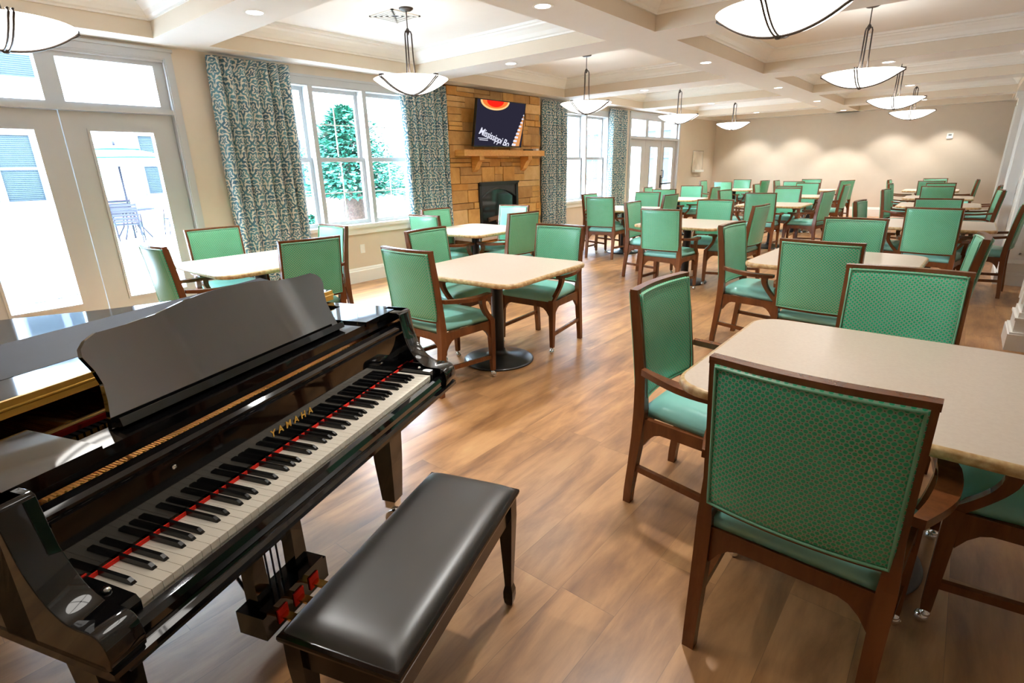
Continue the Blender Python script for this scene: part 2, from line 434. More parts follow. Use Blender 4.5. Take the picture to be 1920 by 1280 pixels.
window('window_1', [(3.12, 3.77), (3.83, 4.53), (4.59, 5.30)])
window('window_2', [(9.08, 9.90), (9.96, 10.78)])
def door_unit(name, y0, y1, leaves, ztop, trans, zhead=2.03, handle=None):
    r = struct(empty(name, (0, 0, 0)))
    m = MB(); casing(m, y0, y1, 0, ztop, .08)
    m.box(XW - .2, XW + .0, y0 - .02, y0, 0, ztop); m.box(XW - .2, XW, y1, y1 + .02, 0, ztop); m.box(XW - .2, XW, y0, y1, ztop - .02, ztop)
    m.box(XW - .17, XW + .012, y0, y1, zhead, zhead + .04)         # transom bar
    m.box(XW - .19, XW, y0, y1, 0, .015)
    m.build('door_frame', M['doorpaint'], r, bevel=.003)
    # transom lights
    tr = MB(); ys = [y0]
    for a, b in trans:
        tr.box(XW - .15, XW - .03, ys[-1], a, zhead + .04, ztop); ys.append(b)
        tr.box(XW - .15, XW - .03, a, b, zhead + .04, 2.10); tr.box(XW - .15, XW - .03, a, b, 2.46, ztop)
    tr.box(XW - .15, XW - .03, ys[-1], y1, zhead + .04, ztop)
    tr.build('transom_frame', M['doorpaint'], r, bevel=.003)
    for a, b in trans: pane(r, a - .01, b + .01, 2.09, 2.47)
    for (a, b, ga, gb) in leaves:
        lf = MB()
        lf.box(XW - .12, XW - .05, a + .004, ga, .02, zhead - .004); lf.box(XW - .12, XW - .05, gb, b - .004, .02, zhead - .004)
        lf.box(XW - .12, XW - .05, ga, gb, .02, .32); lf.box(XW - .12, XW - .05, ga, gb, 1.86, zhead - .004)
        w = .022
        frame_rect(lf, ga - w, gb + w, .32 - w, 1.86 + w, w, XW - .05, XW - .038)
        d = lf.build('door_panel', M['doorpaint'], r, bevel=.003)
        o = MB().box(XW - .088, XW - .082, ga - .01, gb + .01, .31, 1.87).build('pane', M['glass'], d)
    if handle is not None:
        m = MB(); yy, sgn = handle
        m.box(XW - .05, XW - .03, yy - .02, yy + .02, .86, 1.18); m.box(XW - .04, XW + .02, yy - .012, yy + .012, .95, .98)
        m.box(XW + .005, XW + .025, yy - .012, yy + sgn * .5, .95, .985)
        m.tube([(XW - .03, yy, 1.12), (XW + .03, yy, 1.12), (XW + .03, yy, 1.3), (XW - .03, yy, 1.3)], .01, 8)
        m.build('door_handle', M['blackmetal'], r, bevel=.003)
    return r
door_unit('door_1', .45, 2.27, [(.45, 1.36, .65, 1.16), (1.36, 2.27, 1.56, 2.07)], 2.52, [(.53, 1.29), (1.43, 2.18)])
door_unit('door_2', 11.86, 14.54, [(11.86, 12.75, 12.0, 12.5), (12.75, 13.62, 13.0, 13.4), (13.62, 14.54, 13.80, 14.32)], 2.52, [(11.92, 12.67), (12.82, 13.5), (13.7, 14.47)], handle=(13.68, 1))

# ---- curtains (pleated panels with a uv-mapped pattern)
def curtain(y0, y1, label, seed):
    rr = random.Random(seed); m = MB(); uvl = m.bm.loops.layers.uv.new('UVMap')
    npl = max(4, round((y1 - y0) / .125)); N = npl * 10; zs = [.03 + (2.60 - .03) * k / 14 for k in range(15)]
    ph = rr.random() * 6
    rows_ = []
    for z in zs:
        t = (z - .03) / 2.57; amp = .062 * (1 - .2 * t) ; row = []; s = 0; last = None
        for i in range(N + 1):
            u = i / N; yy = y0 + (y1 - y0) * (u + .008 * math.sin(7 * u * PI + 2 * z + ph))
            a = amp * (.8 + .3 * math.sin(3.1 * u * PI + ph))
            if t > .965: a *= .55
            q_ = 2 * PI * npl * u + .25 * math.sin(z * 1.7 + ph); xx = XW + .10 + a * (1.5 * abs(math.sin(q_ / 2)) ** .8 * 1.3 - .9)
            if last: s += math.hypot(xx - last[0], yy - last[1])
            last = (xx, yy); row.append((m.v((xx, yy, z)), s, z))
        rows_.append(row)
    for A, B in zip(rows_, rows_[1:]):
        for i in range(N):
            q = [A[i], A[i + 1], B[i + 1], B[i]]; f = m.f([k[0] for k in q], None, True)
            for lp, k in zip(f.loops, q): lp[uvl].uv = (k[1], k[2])
    o = m.build('curtain', M['curtain']); md = o.modifiers.new('Solid', 'SOLIDIFY'); md.thickness = .004
    tag(o, label, 'curtain', 'teal damask curtains')
    # rod with rings
    return o
curtain(2.64, 3.52, 'full-length teal and cream damask curtain nearest the patio doors', 1)
curtain(5.10, 5.95, 'teal and cream damask curtain between the triple window and the stone fireplace', 2)
curtain(8.33, 9.12, 'teal and cream damask curtain just beyond the fireplace, before the double window', 3)
curtain(10.76, 11.50, 'teal and cream damask curtain farthest along the wall, beside the distant glass doors', 4)

# ---- fireplace
def fireplace():
    r = empty('fireplace', (XW, 7.14, 0), label='floor-to-ceiling tan stone fireplace with black arched firebox and raised hearth', cat='fireplace')
    X0 = 0; rr = random.Random(3)
    ya, yb = -1.15, 1.15; oy0, oy1, oz0, oz1 = -.54, .46, .45, 1.23
    m = MB(); m.box(.001, .03, ya, yb, oz1, ZB, 5); m.box(.001, .03, ya, oy0, 0, oz1, 5); m.box(.001, .03, oy1, yb, 0, oz1, 5); m.box(.001, .03, oy0, oy1, 0, oz0, 5)
    z = 0.0
    while z < ZB - .02:
        h = min(rr.choice([.1, .13, .16, .2, .25]), ZB - z)
        if z < oz1 < z + h: h = oz1 - z
        if z < oz0 < z + h: h = oz0 - z
        if h < .03: h = .03
        spans = [(ya, yb)] if not (z >= oz0 - .001 and z < oz1 - .001) else [(ya, oy0), (oy1, yb)]
        for a, b in spans:
            y = a
            while y < b - .01:
                w = rr.uniform(.2, .52)
                if b - (y + w) < .12: w = b - y
                sub = [(z, h)] if h < .13 or rr.random() < .55 else [(z, h * .5), (z + h * .5, h * .5)]
                for zz, hh in sub:
                    d = rr.uniform(.045, .075); g = .004
                    P = [(y + g, zz + g), (y + w - g, zz + g), (y + w - g, zz + hh - g), (y + g, zz + hh - g)]
                    P = [(p + rr.uniform(-.003, .003), q + rr.uniform(-.003, .003)) for p, q in P]
                    m.prism(P, .02, d, rr.randrange(5), 'x')
                y += w
        z += h
    m.build('stone_surround', STONES + [M['mortar']], r, bevel=.006)
    m = MB(); m.box(.0, .50, ya, yb, 0, .38, 5); rr2 = random.Random(5); z = 0
    while z < .37:
        h = min(rr2.choice([.09, .12, .15]), .38 - z); y = ya
        while y < yb - .01:
            w = rr2.uniform(.2, .45)
            if yb - (y + w) < .12: w = yb - y
            m.box(.49, .52 + rr2.random() * .02, y + .004, y + w - .004, z + .004, z + h - .004, rr2.randrange(5)); y += w
        z += h
    hh = m.build('hearth_base', STONES + [M['mortar']], r, bevel=.004)
    MB().box(.0, .56, ya - .02, yb, .381, .44).build('hearth_slab', M['lam'], r, bevel=.008, seg=2)
    # mantel
    mt = MB().box(.02, .27, -1.04, 1.0, 1.64, 1.73).build('mantel_shelf', M['mantel'], r, bevel=.004)
    for yc in (-.62, .62):
        m = MB(); m.prism([(.06, 1.64), (.24, 1.64), (.24, 1.58), (.19, 1.55), (.12, 1.44), (.06, 1.40)], yc - .055, yc + .055, axis='y')
        m.build('mantel_bracket', M['mantel'], mt, bevel=.003)
    # firebox: black metal surround with an arch, glass, logs
    m = MB(); t = .055
    m.box(.03, .085, oy0, oy0 + t, oz0 - .005, oz1); m.box(.03, .085, oy1 - t, oy1, oz0 - .005, oz1); m.box(.03, .085, oy0, oy1, oz1 - t, oz1); m.box(.03, .085, oy0, oy1, oz0 - .005, oz0 + .05)
    m.box(.085, .1, oy0 - .01, oy1 + .01, oz1 - .022, oz1 + .01)
    fb = m.build('firebox_frame', M['blackmetal'], r, bevel=.004)
    m = MB(); N = 16; yc = (oy0 + oy1) / 2; hw = (oy1 - oy0) / 2 - t
    top = oz1 - t
    for k in range(N):
        a = -1 + 2 * k / N; b = -1 + 2 * (k + 1) / N
        fa = top - .04 - .14 * a * a; f2 = top - .04 - .14 * b * b
        m.prism([(yc + hw * a, top), (yc + hw * b, top), (yc + hw * b, f2), (yc + hw * a, fa)], .05, .062, axis='x')
        m.prism([(yc + hw * a, fa + .005), (yc + hw * b, f2 + .005), (yc + hw * b, f2 - .02), (yc + hw * a, fa - .02)], .05, .075, axis='x')
    m.build('arch', plain('charcoal_arch', (.05, .05, .055, 1), .35), fb)
    MB().box(.035, .04, oy0 + t, oy1 - t, oz0 + .05, oz1 - t).build('firebox_glass', M['fireglow'], fb)
    m = MB()
    m.tube([(.048, -.3, .62), (.05, .1, .66)], .035, 8); m.tube([(.05, -.1, .6), (.048, .25, .64)], .032, 8)
    m.build('log', plain('grey_brown_log', srgb(120, 90, 66), .8), fb)
fireplace()
# small things on the mantel
tag(MB().box(-.09, .09, -.03, .03, 0, .022).build('remote_control', M['rubber'], bevel=.006, loc=(XW + .16, 7.80, 1.731), rz=1.4), 'small black remote control lying on the right end of the mantel', 'remote control')
tag(MB().box(-.05, .05, -.04, .04, 0, .035).build('white_box', M['paper'], bevel=.008, loc=(XW + .15, 8.02, 1.731)), 'small white plastic box at the far right end of the mantel', 'box')
# TV
def tv():
    c = Vector((XW + .20, 6.95, 1.78)); tilt = R(10)
    r = empty('television', c, label='wall-mounted flat television tilted forward above the mantel', cat='television')
    r.rotation_euler = (0, 0, 0)
    w, h = 1.18, .69
    def q(o): o.rotation_euler = (0, tilt, 0); return o
    q(MB().box(-.03, .01, -w / 2, w / 2, 0, h).build('housing', plain('tv_case', (.01, .01, .01, 1), .25), r, bevel=.004))
    b = MB(); frame_rect2 = lambda: None
    for a0, a1, b0, b1 in ((-w / 2, w / 2, 0, .018), (-w / 2, w / 2, h - .012, h), (-w / 2, -w / 2 + .012, 0, h), (w / 2 - .012, w / 2, 0, h)): b.box(.0101, .016, a0, a1, b0, b1)
    q(b.build('bezel', plain('tv_bezel', (.03, .03, .03, 1), .2), r))
    sm = MB(); sm.box(.0105, .0125, -w / 2 + .012, w / 2 - .012, .018, h - .012)
    s = q(sm.build('screen', emit('screen_dark_blue', srgb(44, 42, 58), .5), r))
    def flat(name, poly, mat, x):
        return MB().prism(poly, x, x + .0008, axis='x').build(name, mat, s)
    # glowing arc at the top left, nested bands
    cx, cz = -.17, h - .012
    for nm, rx, rz_, col, x in (('yellow_band', .34, .135, (1, .62, .25, 1), .0127), ('orange_band', .30, .11, (1, .2, .04, 1), .0137), ('red_band', .2, .09, (1, .02, .01, 1), .0147)):
        P = [(max(-w / 2 + .013, cx + rx * math.cos(a)), cz - rz_ * math.sin(a) ** 1.0 * (1 if True else 0)) for a in [PI * k / 24 for k in range(25)]]
        flat(nm, P, emit('screen_' + nm, col, .55), x)
    # piano keys fanned along the right side
    orange = emit('screen_amber', (1, .42, .14, 1), .4); white = emit('screen_white', (.85, .85, 1, 1), .5)
    flat('amber_strip', [(.34, .02), (.53, .02), (.572, .30), (.572, .52)], orange, .0127)
    for k in range(9):
        t = k / 8; y0 = .33 + .215 * t; z0 = .03 + .47 * t; L_ = .10 * (1 - .55 * t); hh = .034 * (1 - .45 * t)
        flat('key_image', [(y0, z0), (min(.574, y0 + L_), z0 - .006), (min(.574, y0 + L_ + .008), z0 + hh - .006), (y0 + .012, z0 + hh)], white, .0137)
    tx = textmesh('Mississippi Bo', .15, .0004, 'title_text', white, s, shear=.3, bold=.0018, spacing=.93)
    tx.location = (.0139, -.12, .14)
    tx.rotation_euler = (Matrix.Rotation(R(90), 3, 'Z') @ Matrix.Rotation(R(90), 3, 'X') @ Matrix.Rotation(R(-15), 3, 'Z')).to_euler()
    flat('underline', [(-.50, .125), (-.27, .118), (-.27, .128), (-.50, .135)], white, .0137)
    flat('underline', [(-.47, .10), (-.27, .094), (-.27, .104), (-.47, .11)], white, .0137)
    MB().box(-.17, -.04, -.2, .2, .2, .5).build('wall_bracket', M['blackmetal'], r)
tv()
# wall fittings
def outlet(y, z, lab):
    r = empty('power_outlet', (XW, y, z), label=lab, cat='outlet')
    MB().box(.0, .006, -.036, .036, -.058, .058).build('cover_plate', M['paper'], r, bevel=.002)
    m = MB(); m.box(.006, .008, -.016, .016, .012, .04); m.box(.006, .008, -.016, .016, -.04, -.012); m.build('socket', M['white'], r)
outlet(4.30, .45, 'white wall outlet below the triple window')
r = empty('notice_board', (XW, 16.0, 1.51), label='silver-framed pale notice board on the wall past the far glass doors', cat='notice board')
MB().box(0, .012, -.36, .36, -.27, .27).build('board', plain('pale_board', srgb(222, 208, 190), .4), r)
m = MB()
for a in ((-.38, .38, .27, .29), (-.38, .38, -.29, -.27), (-.38, -.36, -.27, .27), (.36, .38, -.27, .27)): m.box(0, .025, a[0], a[1], a[2], a[3])
m.build('frame', M['chrome'], r)
MB().box(.012, .09, -.34, .34, -.3, -.24).build('tray', M['paper'], r, bevel=.004)
r = empty('thermostat', (-.585, YB, 1.95), label='white thermostat on the back wall at the right', cat='thermostat')
MB().box(-.06, .06, -.03, 0, -.06, .06).build('body', M['paper'], r, bevel=.008); MB().box(-.03, .03, -.034, -.03, .0, .035).build('display', plain('grey_display', srgb(120, 130, 130), .3), r)
# ceiling vent and recessed lights
r = empty('ceiling_vent', (-4.75, 3.95, ZC), label='square white ceiling vent in the coffer behind the first window-side pendant', cat='vent')
m = MB()
for k in range(4):
    d = .02 + .04 * k; a = .2 - d
    for x0, x1, y0, y1 in ((-a, a, -a, -a + .022), (-a, a, a - .022, a), (-a, -a + .022, -a, a), (a - .022, a, -a, a)): m.box(x0, x1, y0, y1, -.012 + .002 * k, 0)
m.build('louvre', M['white'], r); MB().box(-.17, .17, -.17, .17, -.002, 0).build('back_plate', M['dark'], r)
DL = [(-4.5, y) for y in (2.36, 5.46, 8.97, 12.05, 15.2)] + [(-1.1, y) for y in (2.36, 5.46, 8.97, 12.05, 15.2)] + [(-2.8, y) for y in (.8, 3.8, 7.2, 10.5, 13.5)] + [(x, 17.12) for x in ()]
dl = empty('downlight', (0, 0, ZB), cat='downlight', group='recessed downlights in the ceiling beams', label='small round recessed downlight set flush in a ceiling beam')
MB().lathe([(.062, -.001), (.078, -.004), (.084, -.001)], n=24).build('trim_ring', M['white'], dl)
MB().lathe([(0, -.0015), (.062, -.0015)], n=24).build('lens', M['led'], dl)
index_children()
ROWN = ['nearest', 'second', 'third', 'fourth', 'farthest']
first = True
for i, (x, y) in enumerate(DL):
    o = dl if first else copy_tree(dl); first = False
    o.location = (x, y, ZB - .0005)
    k = i % 5
    if x == -4.5: o['label'] = '%s recessed downlight in the cross beams on the window side' % ROWN[k]
    elif x == -1.1: o['label'] = '%s recessed downlight in the cross beams on the right-hand side' % ROWN[k]
    else: o['label'] = '%s recessed downlight in the long central ceiling beam' % ROWN[k]
for i, x in enumerate((-5.1, -3.9, -2.8, -1.7, -.6)):
    o = copy_tree(dl); o.location = (x, 16.55, (ZB if x == -2.8 else ZC) - .0005); o['label'] = 'recessed downlight close to the back wall, %s counting from the window side' % ['first', 'second', 'third', 'fourth', 'fifth'][i]
# ------------------------------------------------------------------ armchairs
def make_chair():
    r = empty('dining_armchair', (0, 0, 0), cat='chair')
    W = .225                                   # half width to post centre
    for s in (-1, 1):
        # rear leg running up into the back post
        path = [(0, -.255, .036, .034), (.06, -.252, .037, .035), (.2, -.237, .04, .038), (.34, -.222, .043, .045), (.46, -.215, .044, .050), (.60, -.222, .042, .046), (.78, -.243, .036, .042), (.975, -.272, .030, .036)]
        m = MB(); m.rectpath([(s * W, y, z, a if z < .5 else .026, b) for z, y, a, b in path])
        m.build('leg', M['chairwood'], r, bevel=.004)
        # front leg, slightly splayed out, tapering to the caster
        m = MB(); m.rectpath([(s * .256, .235, .055, .028, .028), (s * .256, .235, .07, .030, .030), (s * .254, .232, .3, .040, .040), (s * .252, .23, .445, .044, .044)])
        fl = m.build('leg', M['chairwood'], r, bevel=.004)
        m = MB(); c = (s * .256, .235, .0215)
        m.lathe([(0, -.0213), (.008, -.0197), (.0155, -.0145), (.02, -.007), (.0213, 0), (.02, .007), (.0155, .0145), (.008, .0197), (0, .0213)], (c[0], c[1] + .006, c[2]), 14)
        m.lathe([(.013, 0), (.017, .006), (.014, .012), (.007, .016), (.007, .03)], (c[0], c[1], .030), 12)
        m.tube([(c[0] - .021, c[1] + .006, .0215), (c[0] + .021, c[1] + .006, .0215)], .005, 8)
        m.build('caster', M['chrome'], fl)
        # armrest: flat bowed rail plus swept support
        m = MB(); secs = []
        N = 12
        for k in range(N + 1):
            t = k / N; y = -.205 + .40 * t; x = s * (.250 + .045 * math.sin(t * PI * .75) + .004 * t); wv = .028 + .026 * min(1, t * 2.2); z = .652 - .018 * t - .008 * math.sin(t * PI)
            h = .026 if t < .92 else .022
            if t > .97: wv *= .86
            secs.append([(x - wv / 2, y, z - h / 2), (x + wv / 2, y, z - h / 2), (x + wv / 2, y, z + h / 2), (x - wv / 2, y, z + h / 2)])
        m.loft(secs)
        ar = m.build('armrest', M['chairwood'], r, bevel=.006, seg=2)
        m = MB(); secs = []
        for k in range(11):
            t = k / 10; z = .44 + .19 * t; y = .23 - .105 * math.sin(t * PI * .55) ** 1.0 - .0 * t + .03 * max(0, t - .75); x = s * (.254 + .026 * t); d = .046 - .012 * math.sin(t * PI)
            secs.append([(x - .017, y - d / 2, z), (x + .017, y - d / 2, z), (x + .017, y + d / 2, z), (x - .017, y + d / 2, z)])
        m.loft(secs); m.build('arm_support', M['chairwood'], ar, bevel=.004)
        # side stretcher
        m = MB(); m.loft([[(x - .010, y, z - .014), (x + .010, y, z - .014), (x + .010, y, z + .014), (x - .010, y, z + .014)] for x, y, z in ((s * .226, -.225, .185), (s * .254, .225, .160))])
        m.build('stretcher', M['chairwood'], r, bevel=.003)
    # aprons with shaped brackets
    m = MB(); zt = .435
    def apron(p0, p1, th=.022, h=.052, br=.075):
        L = math.hypot(p1[0] - p0[0], p1[1] - p0[1]); dx, dy = (p1[0] - p0[0]) / L, (p1[1] - p0[1]) / L
        N = 16; secs = []
        for k in range(N + 1):
            t = k / N; e = min(t, 1 - t) * L; b = h + br * max(0, 1 - e / .085) ** 2.2
            x, y = p0[0] + dx * L * t, p0[1] + dy * L * t; nx, ny = -dy * th / 2, dx * th / 2
            secs.append([(x - nx, y - ny, zt - b), (x + nx, y + ny, zt - b), (x + nx, y + ny, zt), (x - nx, y - ny, zt)])
        m.loft(secs)
    apron((-.205, -.215), (.205, -.215)); apron((-.232, .232), (.232, .232)); apron((-.226, -.19), (-.252, .21)); apron((.226, -.19), (.252, .21))
    m.build('seat_frame', M['chairwood'], r)
    # seat cushion
    m = MB(); N = 14; g = {}
    def sp(a, b, top):
        y = -.222 + (b + 1) / 2 * .478; hw = .205 + (b + 1) / 2 * .055
        if abs(b) > .999: pass
        x = a * hw; e = max(0, (1 - abs(a) ** 5)) * max(0, (1 - abs(b) ** 5))
        z = (.468 + .05 * e ** .45) if top else .4355
        k = .006 if not top else 0
        if b > .9: y -= .01 * (abs(a) ** 6)
        return (x, y, z)
    T = [[m.v(sp(-1 + 2 * i / N, -1 + 2 * j / N, True)) for i in range(N + 1)] for j in range(N + 1)]
    for j in range(N):
        for i in range(N): m.f([T[j][i], T[j][i + 1], T[j + 1][i + 1], T[j + 1][i]], None, True)
    ed = [T[0][i] for i in range(N)] + [T[j][N] for j in range(N)] + [T[N][N - i] for i in range(N)] + [T[N - j][0] for j in range(N)]
    bt = [m.v((v.co.x * .985, v.co.y * .985, .436)) for v in ed]
    for i in range(len(ed)): m.f([ed[i], ed[(i + 1) % len(ed)], bt[(i + 1) % len(ed)], bt[i]], None, True)
    m.f(bt); m.build('seat', M['teal'], r)
    # upholstered back, bowed backwards
    def cy(x, z):                              # centre line of the back
        t = (z - .46) / .515
        return -.215 - .057 * t ** 1.25 + .0 - .024 * (1 - (x / .225) ** 2)
    m = MB(); NX, NZ = 18, 16; zb, zt2 = .524, .966; hw = .2235
    def bp(i, j, sgn):
        a = -1 + 2 * i / NX; b = -1 + 2 * j / NZ
        a2 = math.copysign(1 - (1 - abs(a)) ** 1.35, a); b2 = math.copysign(1 - (1 - abs(b)) ** 1.35, b)
        x = a2 * hw; z = zb + (b2 + 1) / 2 * (zt2 - zb)
        e = max(0, 1 - abs(a2) ** 7) * max(0, 1 - abs(b2) ** 7)
        return (x, cy(x, z) + sgn * (.0195 + .012 * e ** .5), z)
    F = [[m.v(bp(i, j, 1)) for i in range(NX + 1)] for j in range(NZ + 1)]; B = [[m.v(bp(i, j, -1)) for i in range(NX + 1)] for j in range(NZ + 1)]
    for G in (F, B):
        for j in range(NZ):
            for i in range(NX): m.f([G[j][i], G[j][i + 1], G[j + 1][i + 1], G[j + 1][i]], None, True)
    def rim(G): return [G[0][i] for i in range(NX)] + [G[j][NX] for j in range(NZ)] + [G[NZ][NX - i] for i in range(NX)] + [G[NZ - j][0] for j in range(NZ)]
    ra, rb = rim(F), rim(B)
    for i in range(len(ra)): m.f([ra[i], ra[(i + 1) % len(ra)], rb[(i + 1) % len(ra)], rb[i]], None, True)
    bk = m.build('backrest', M['green'], r)
    m = MB()
    for sgn in (1, -1):
        P = []
        for (i0, j0, i1, j1) in ((0, 0, NX, 0), (NX, 0, NX, NZ), (NX, NZ, 0, NZ), (0, NZ, 0, 0)):
            for k in range(10):
                t = k / 10; i = i0 + (i1 - i0) * t; j = j0 + (j1 - j0) * t
                x, y, z = bp(i, j, sgn); cx = .972; x *= cx; z = (z - .745) * .98 + .745
                P.append((x, cy(x, z) + sgn * .0275, z))
        m.tube(P, .0042, 6, closed=True)
    m.build('piping', M['piping'], bk)
    # top rail and bottom rail following the bow
    for nm, z0, z1, th in (('top_rail', .964, .983, .034), ('bottom_rail', .508, .532, .026)):
        m = MB(); secs = []
        for k in range(15):
            x = (-1 + 2 * k / 14) * (.240 if nm == 'top_rail' else .212); c = cy(max(-.225, min(.225, x)), z0)
            secs.append([(x, c - th / 2, z0), (x, c + th / 2, z0), (x, c + th / 2, z1), (x, c - th / 2, z1)])
        m.loft(secs); m.build(nm, M['chairwood'], r, bevel=.004)
    return r
proto = make_chair(); index_children()
# (x, y of the back's top centre, facing angle, label)
FACE = {'y-': 90, 'x-': 0, 'y+': 270, 'x+': 180}
def sq(y): return y if y < 10 else 10 + (y - 10) * .86
TABLES = {
 'T0': ((-4.58, 2.10), 'the table between the piano and the patio doors', 0),
 'M1': ((-2.66, 3.00), 'the table with the round black base just past the piano', 3),
 'M2': ((-4.60, 4.82), 'the table in front of the stone fireplace', 0),
 'M3': ((-4.50, 8.45), 'the window-side table just beyond the fireplace, before the double window', 0),
 'M5': ((-4.75, 11.5), 'the table near the far glass doors', 0),
 'M8': ((-5.00, 16.6), 'the farthest table in the window-side corner of the back wall', 0),
 'M4': ((-2.64, 6.65), 'the second table of the middle row', 0),
 'M6': ((-2.58, 10.35), 'the third table of the middle row', 0),
 'M7': ((-2.80, 13.4), 'the fourth table of the middle row', 0),
 'M9': ((-3.10, 16.7), 'the last middle-row table by the back wall', 0),
 'T1': ((-.15, 2.15), 'the big table in the right foreground', 0),
 'T2': ((-.67, 4.62), 'the second table of the right-hand row', -2),
 'T3': ((-.22, 7.70), 'the third table of the right-hand row', 0),
 'T4': ((-.33, 11.1), 'the fourth table of the right-hand row', 0),
 'T5': ((-.42, 13.55), 'the fifth table of the right-hand row', 0),
 'T6': ((-.68, 17.0), 'the last table of the right-hand row, nearest the back wall', 0)}
CH_POS = {
'T0y-': (-4.51, 1.31, 0), 'T0x-': (-5.44, 2.11, -5), 'T0x+': (-3.78, 2.15, -8), 'T0y+': (-4.57, 2.86, -2),
'M1y-': (-2.70, 2.17, 0), 'M1x-': (-3.50, 3.05, 5), 'M1y+': (-2.66, 3.86, 2),
'M2y-': (-4.59, 3.99, 0), 'M2x-': (-5.22, 4.74, 0), 'M2y+': (-4.64, 5.65, 3), 'M2x+': (-3.78, 4.77, -6),
'M3y-': (-4.48, 7.58, 8), 'M3x-': (-5.22, 8.45, 0), 'M3y+': (-4.49, 9.31, 3), 'M3x+': (-3.75, 8.64, -4),
'M4y-': (-2.61, 5.74, 0), 'M4x-': (-3.49, 6.75, 3), 'M4y+': (-2.63, 7.53, 8), 'M4x+': (-1.82, 6.77, -4),
'M5y-': (-4.70, 10.60, 9), 'M5x-': (-5.46, 11.46, 3), 'M5y+': (-4.80, 12.4, 9), 'M5x+': (-4.03, 11.7, 0),
'M6y-': (-2.57, 9.38, 6), 'M6y+': (-2.60, 11.36, -5), 'M6x+': (-1.74, 10.2, -10), 'M6x-': (-3.45, 10.3, -8),
'M7y-': (-2.79, 12.52, 2), 'M7y+': (-2.81, 14.4, 0), 'M7x+': (-1.90, 13.39, -3), 'M7x-': (-3.71, 13.55, 3),
'M8y-': (-5.01, 15.6, 0), 'M8x-': (-5.85, 16.45, 0), 'M8y+': (-5.09, 17.6, 4), 'M8x+': (-4.21, 16.6, -10),
'M9y-': (-3.35, 15.8, 0), 'M9y+': (-3.3, 17.65, 0), 'M9x+': (-2.30, 16.5, -30), 'M9x-': (-3.95, 16.6, 0),
'T3x-': (-1.01, 7.89, -5), 'T1y-': (-.20, 1.32, -1), 'T1x-': (-.965, 2.15, -2), 'T1y+': (-.15, 3.02, 4), 'T1x+': (.66, 2.17, 0),
'T2y-': (-.65, 3.79, -3), 'T2x-': (-1.47, 4.61, -4), 'T2y+': (-.70, 5.49, 0), 'T2x+': (.14, 4.54, 3),
'T3y-': (-.23, 6.91, -6), 'T3y+': (-.26, 8.53, 4), 'T3x+': (.50, 7.85, -5),
'T4x-': (-1.06, 11.1, -6), 'T4x+': (.40, 11.15, 4), 'T5y-': (-.42, 12.66, 2), 'T5y+': (-.44, 14.4, 4), 'T5x-': (-1.24, 13.9, -2), 'T5x+': (.42, 13.1, -4),
'T6y-': (-.65, 15.95, -3), 'T6y+': (-.66, 17.9, -3), 'T6x-': (-1.50, 16.8, 0), 'T6x+': (.13, 16.9, 0)}
SIDE = {'y-': 'green armchair, back to the viewer, at ', 'x-': 'green armchair on the window side of ', 'y+': 'green armchair, facing the viewer, at ', 'x+': 'green armchair on the right side of '}
SHORT = {'T0': 'the table by the piano and patio doors', 'M1': 'the round-based table just past the piano', 'M2': 'the table before the stone fireplace',
 'M3': 'the window-side table beyond the fireplace', 'M5': 'the table near the far glass doors', 'M8': 'the farthest table in the window-side corner',
 'M4': 'the second middle-row table', 'M6': 'the third middle-row table', 'M7': 'the fourth middle-row table', 'M9': 'the last middle-row table by the wall',
 'T1': 'the large table in the right foreground', 'T2': 'the second right-hand table', 'T3': 'the third right-hand table', 'T4': 'the fourth right-hand table', 'T5': 'the fifth right-hand table', 'T6': 'the last right-hand table'}
SPECIAL = {'T1y-': 'closest armchair, its dotted green back filling the lower right of the photo',
 'T1x+': 'armchair cut by the right edge of the photo at the foreground table'}
fst = True; TOPL = -.272 - .012
for k, (x, y, da) in CH_POS.items():
    t, s = k[:2], k[2:]
    a = R(FACE[s] + da)
    o = proto if fst else copy_tree(proto); fst = False
    cy0 = TABLES[t][0][1]; yy = sq(cy0) + (y - cy0) * (1 if cy0 < 10 else .94)
    # back top sits TOPL behind the chair origin
    o.location = (x - math.cos(a) * TOPL * 1, yy - math.sin(a) * TOPL * 1, 0)
    o.rotation_euler.z = a - PI / 2
    lab = SPECIAL.get(k, SIDE[s] + SHORT[t]); o['label'] = lab
    o['group'] = 'green dining armchairs'
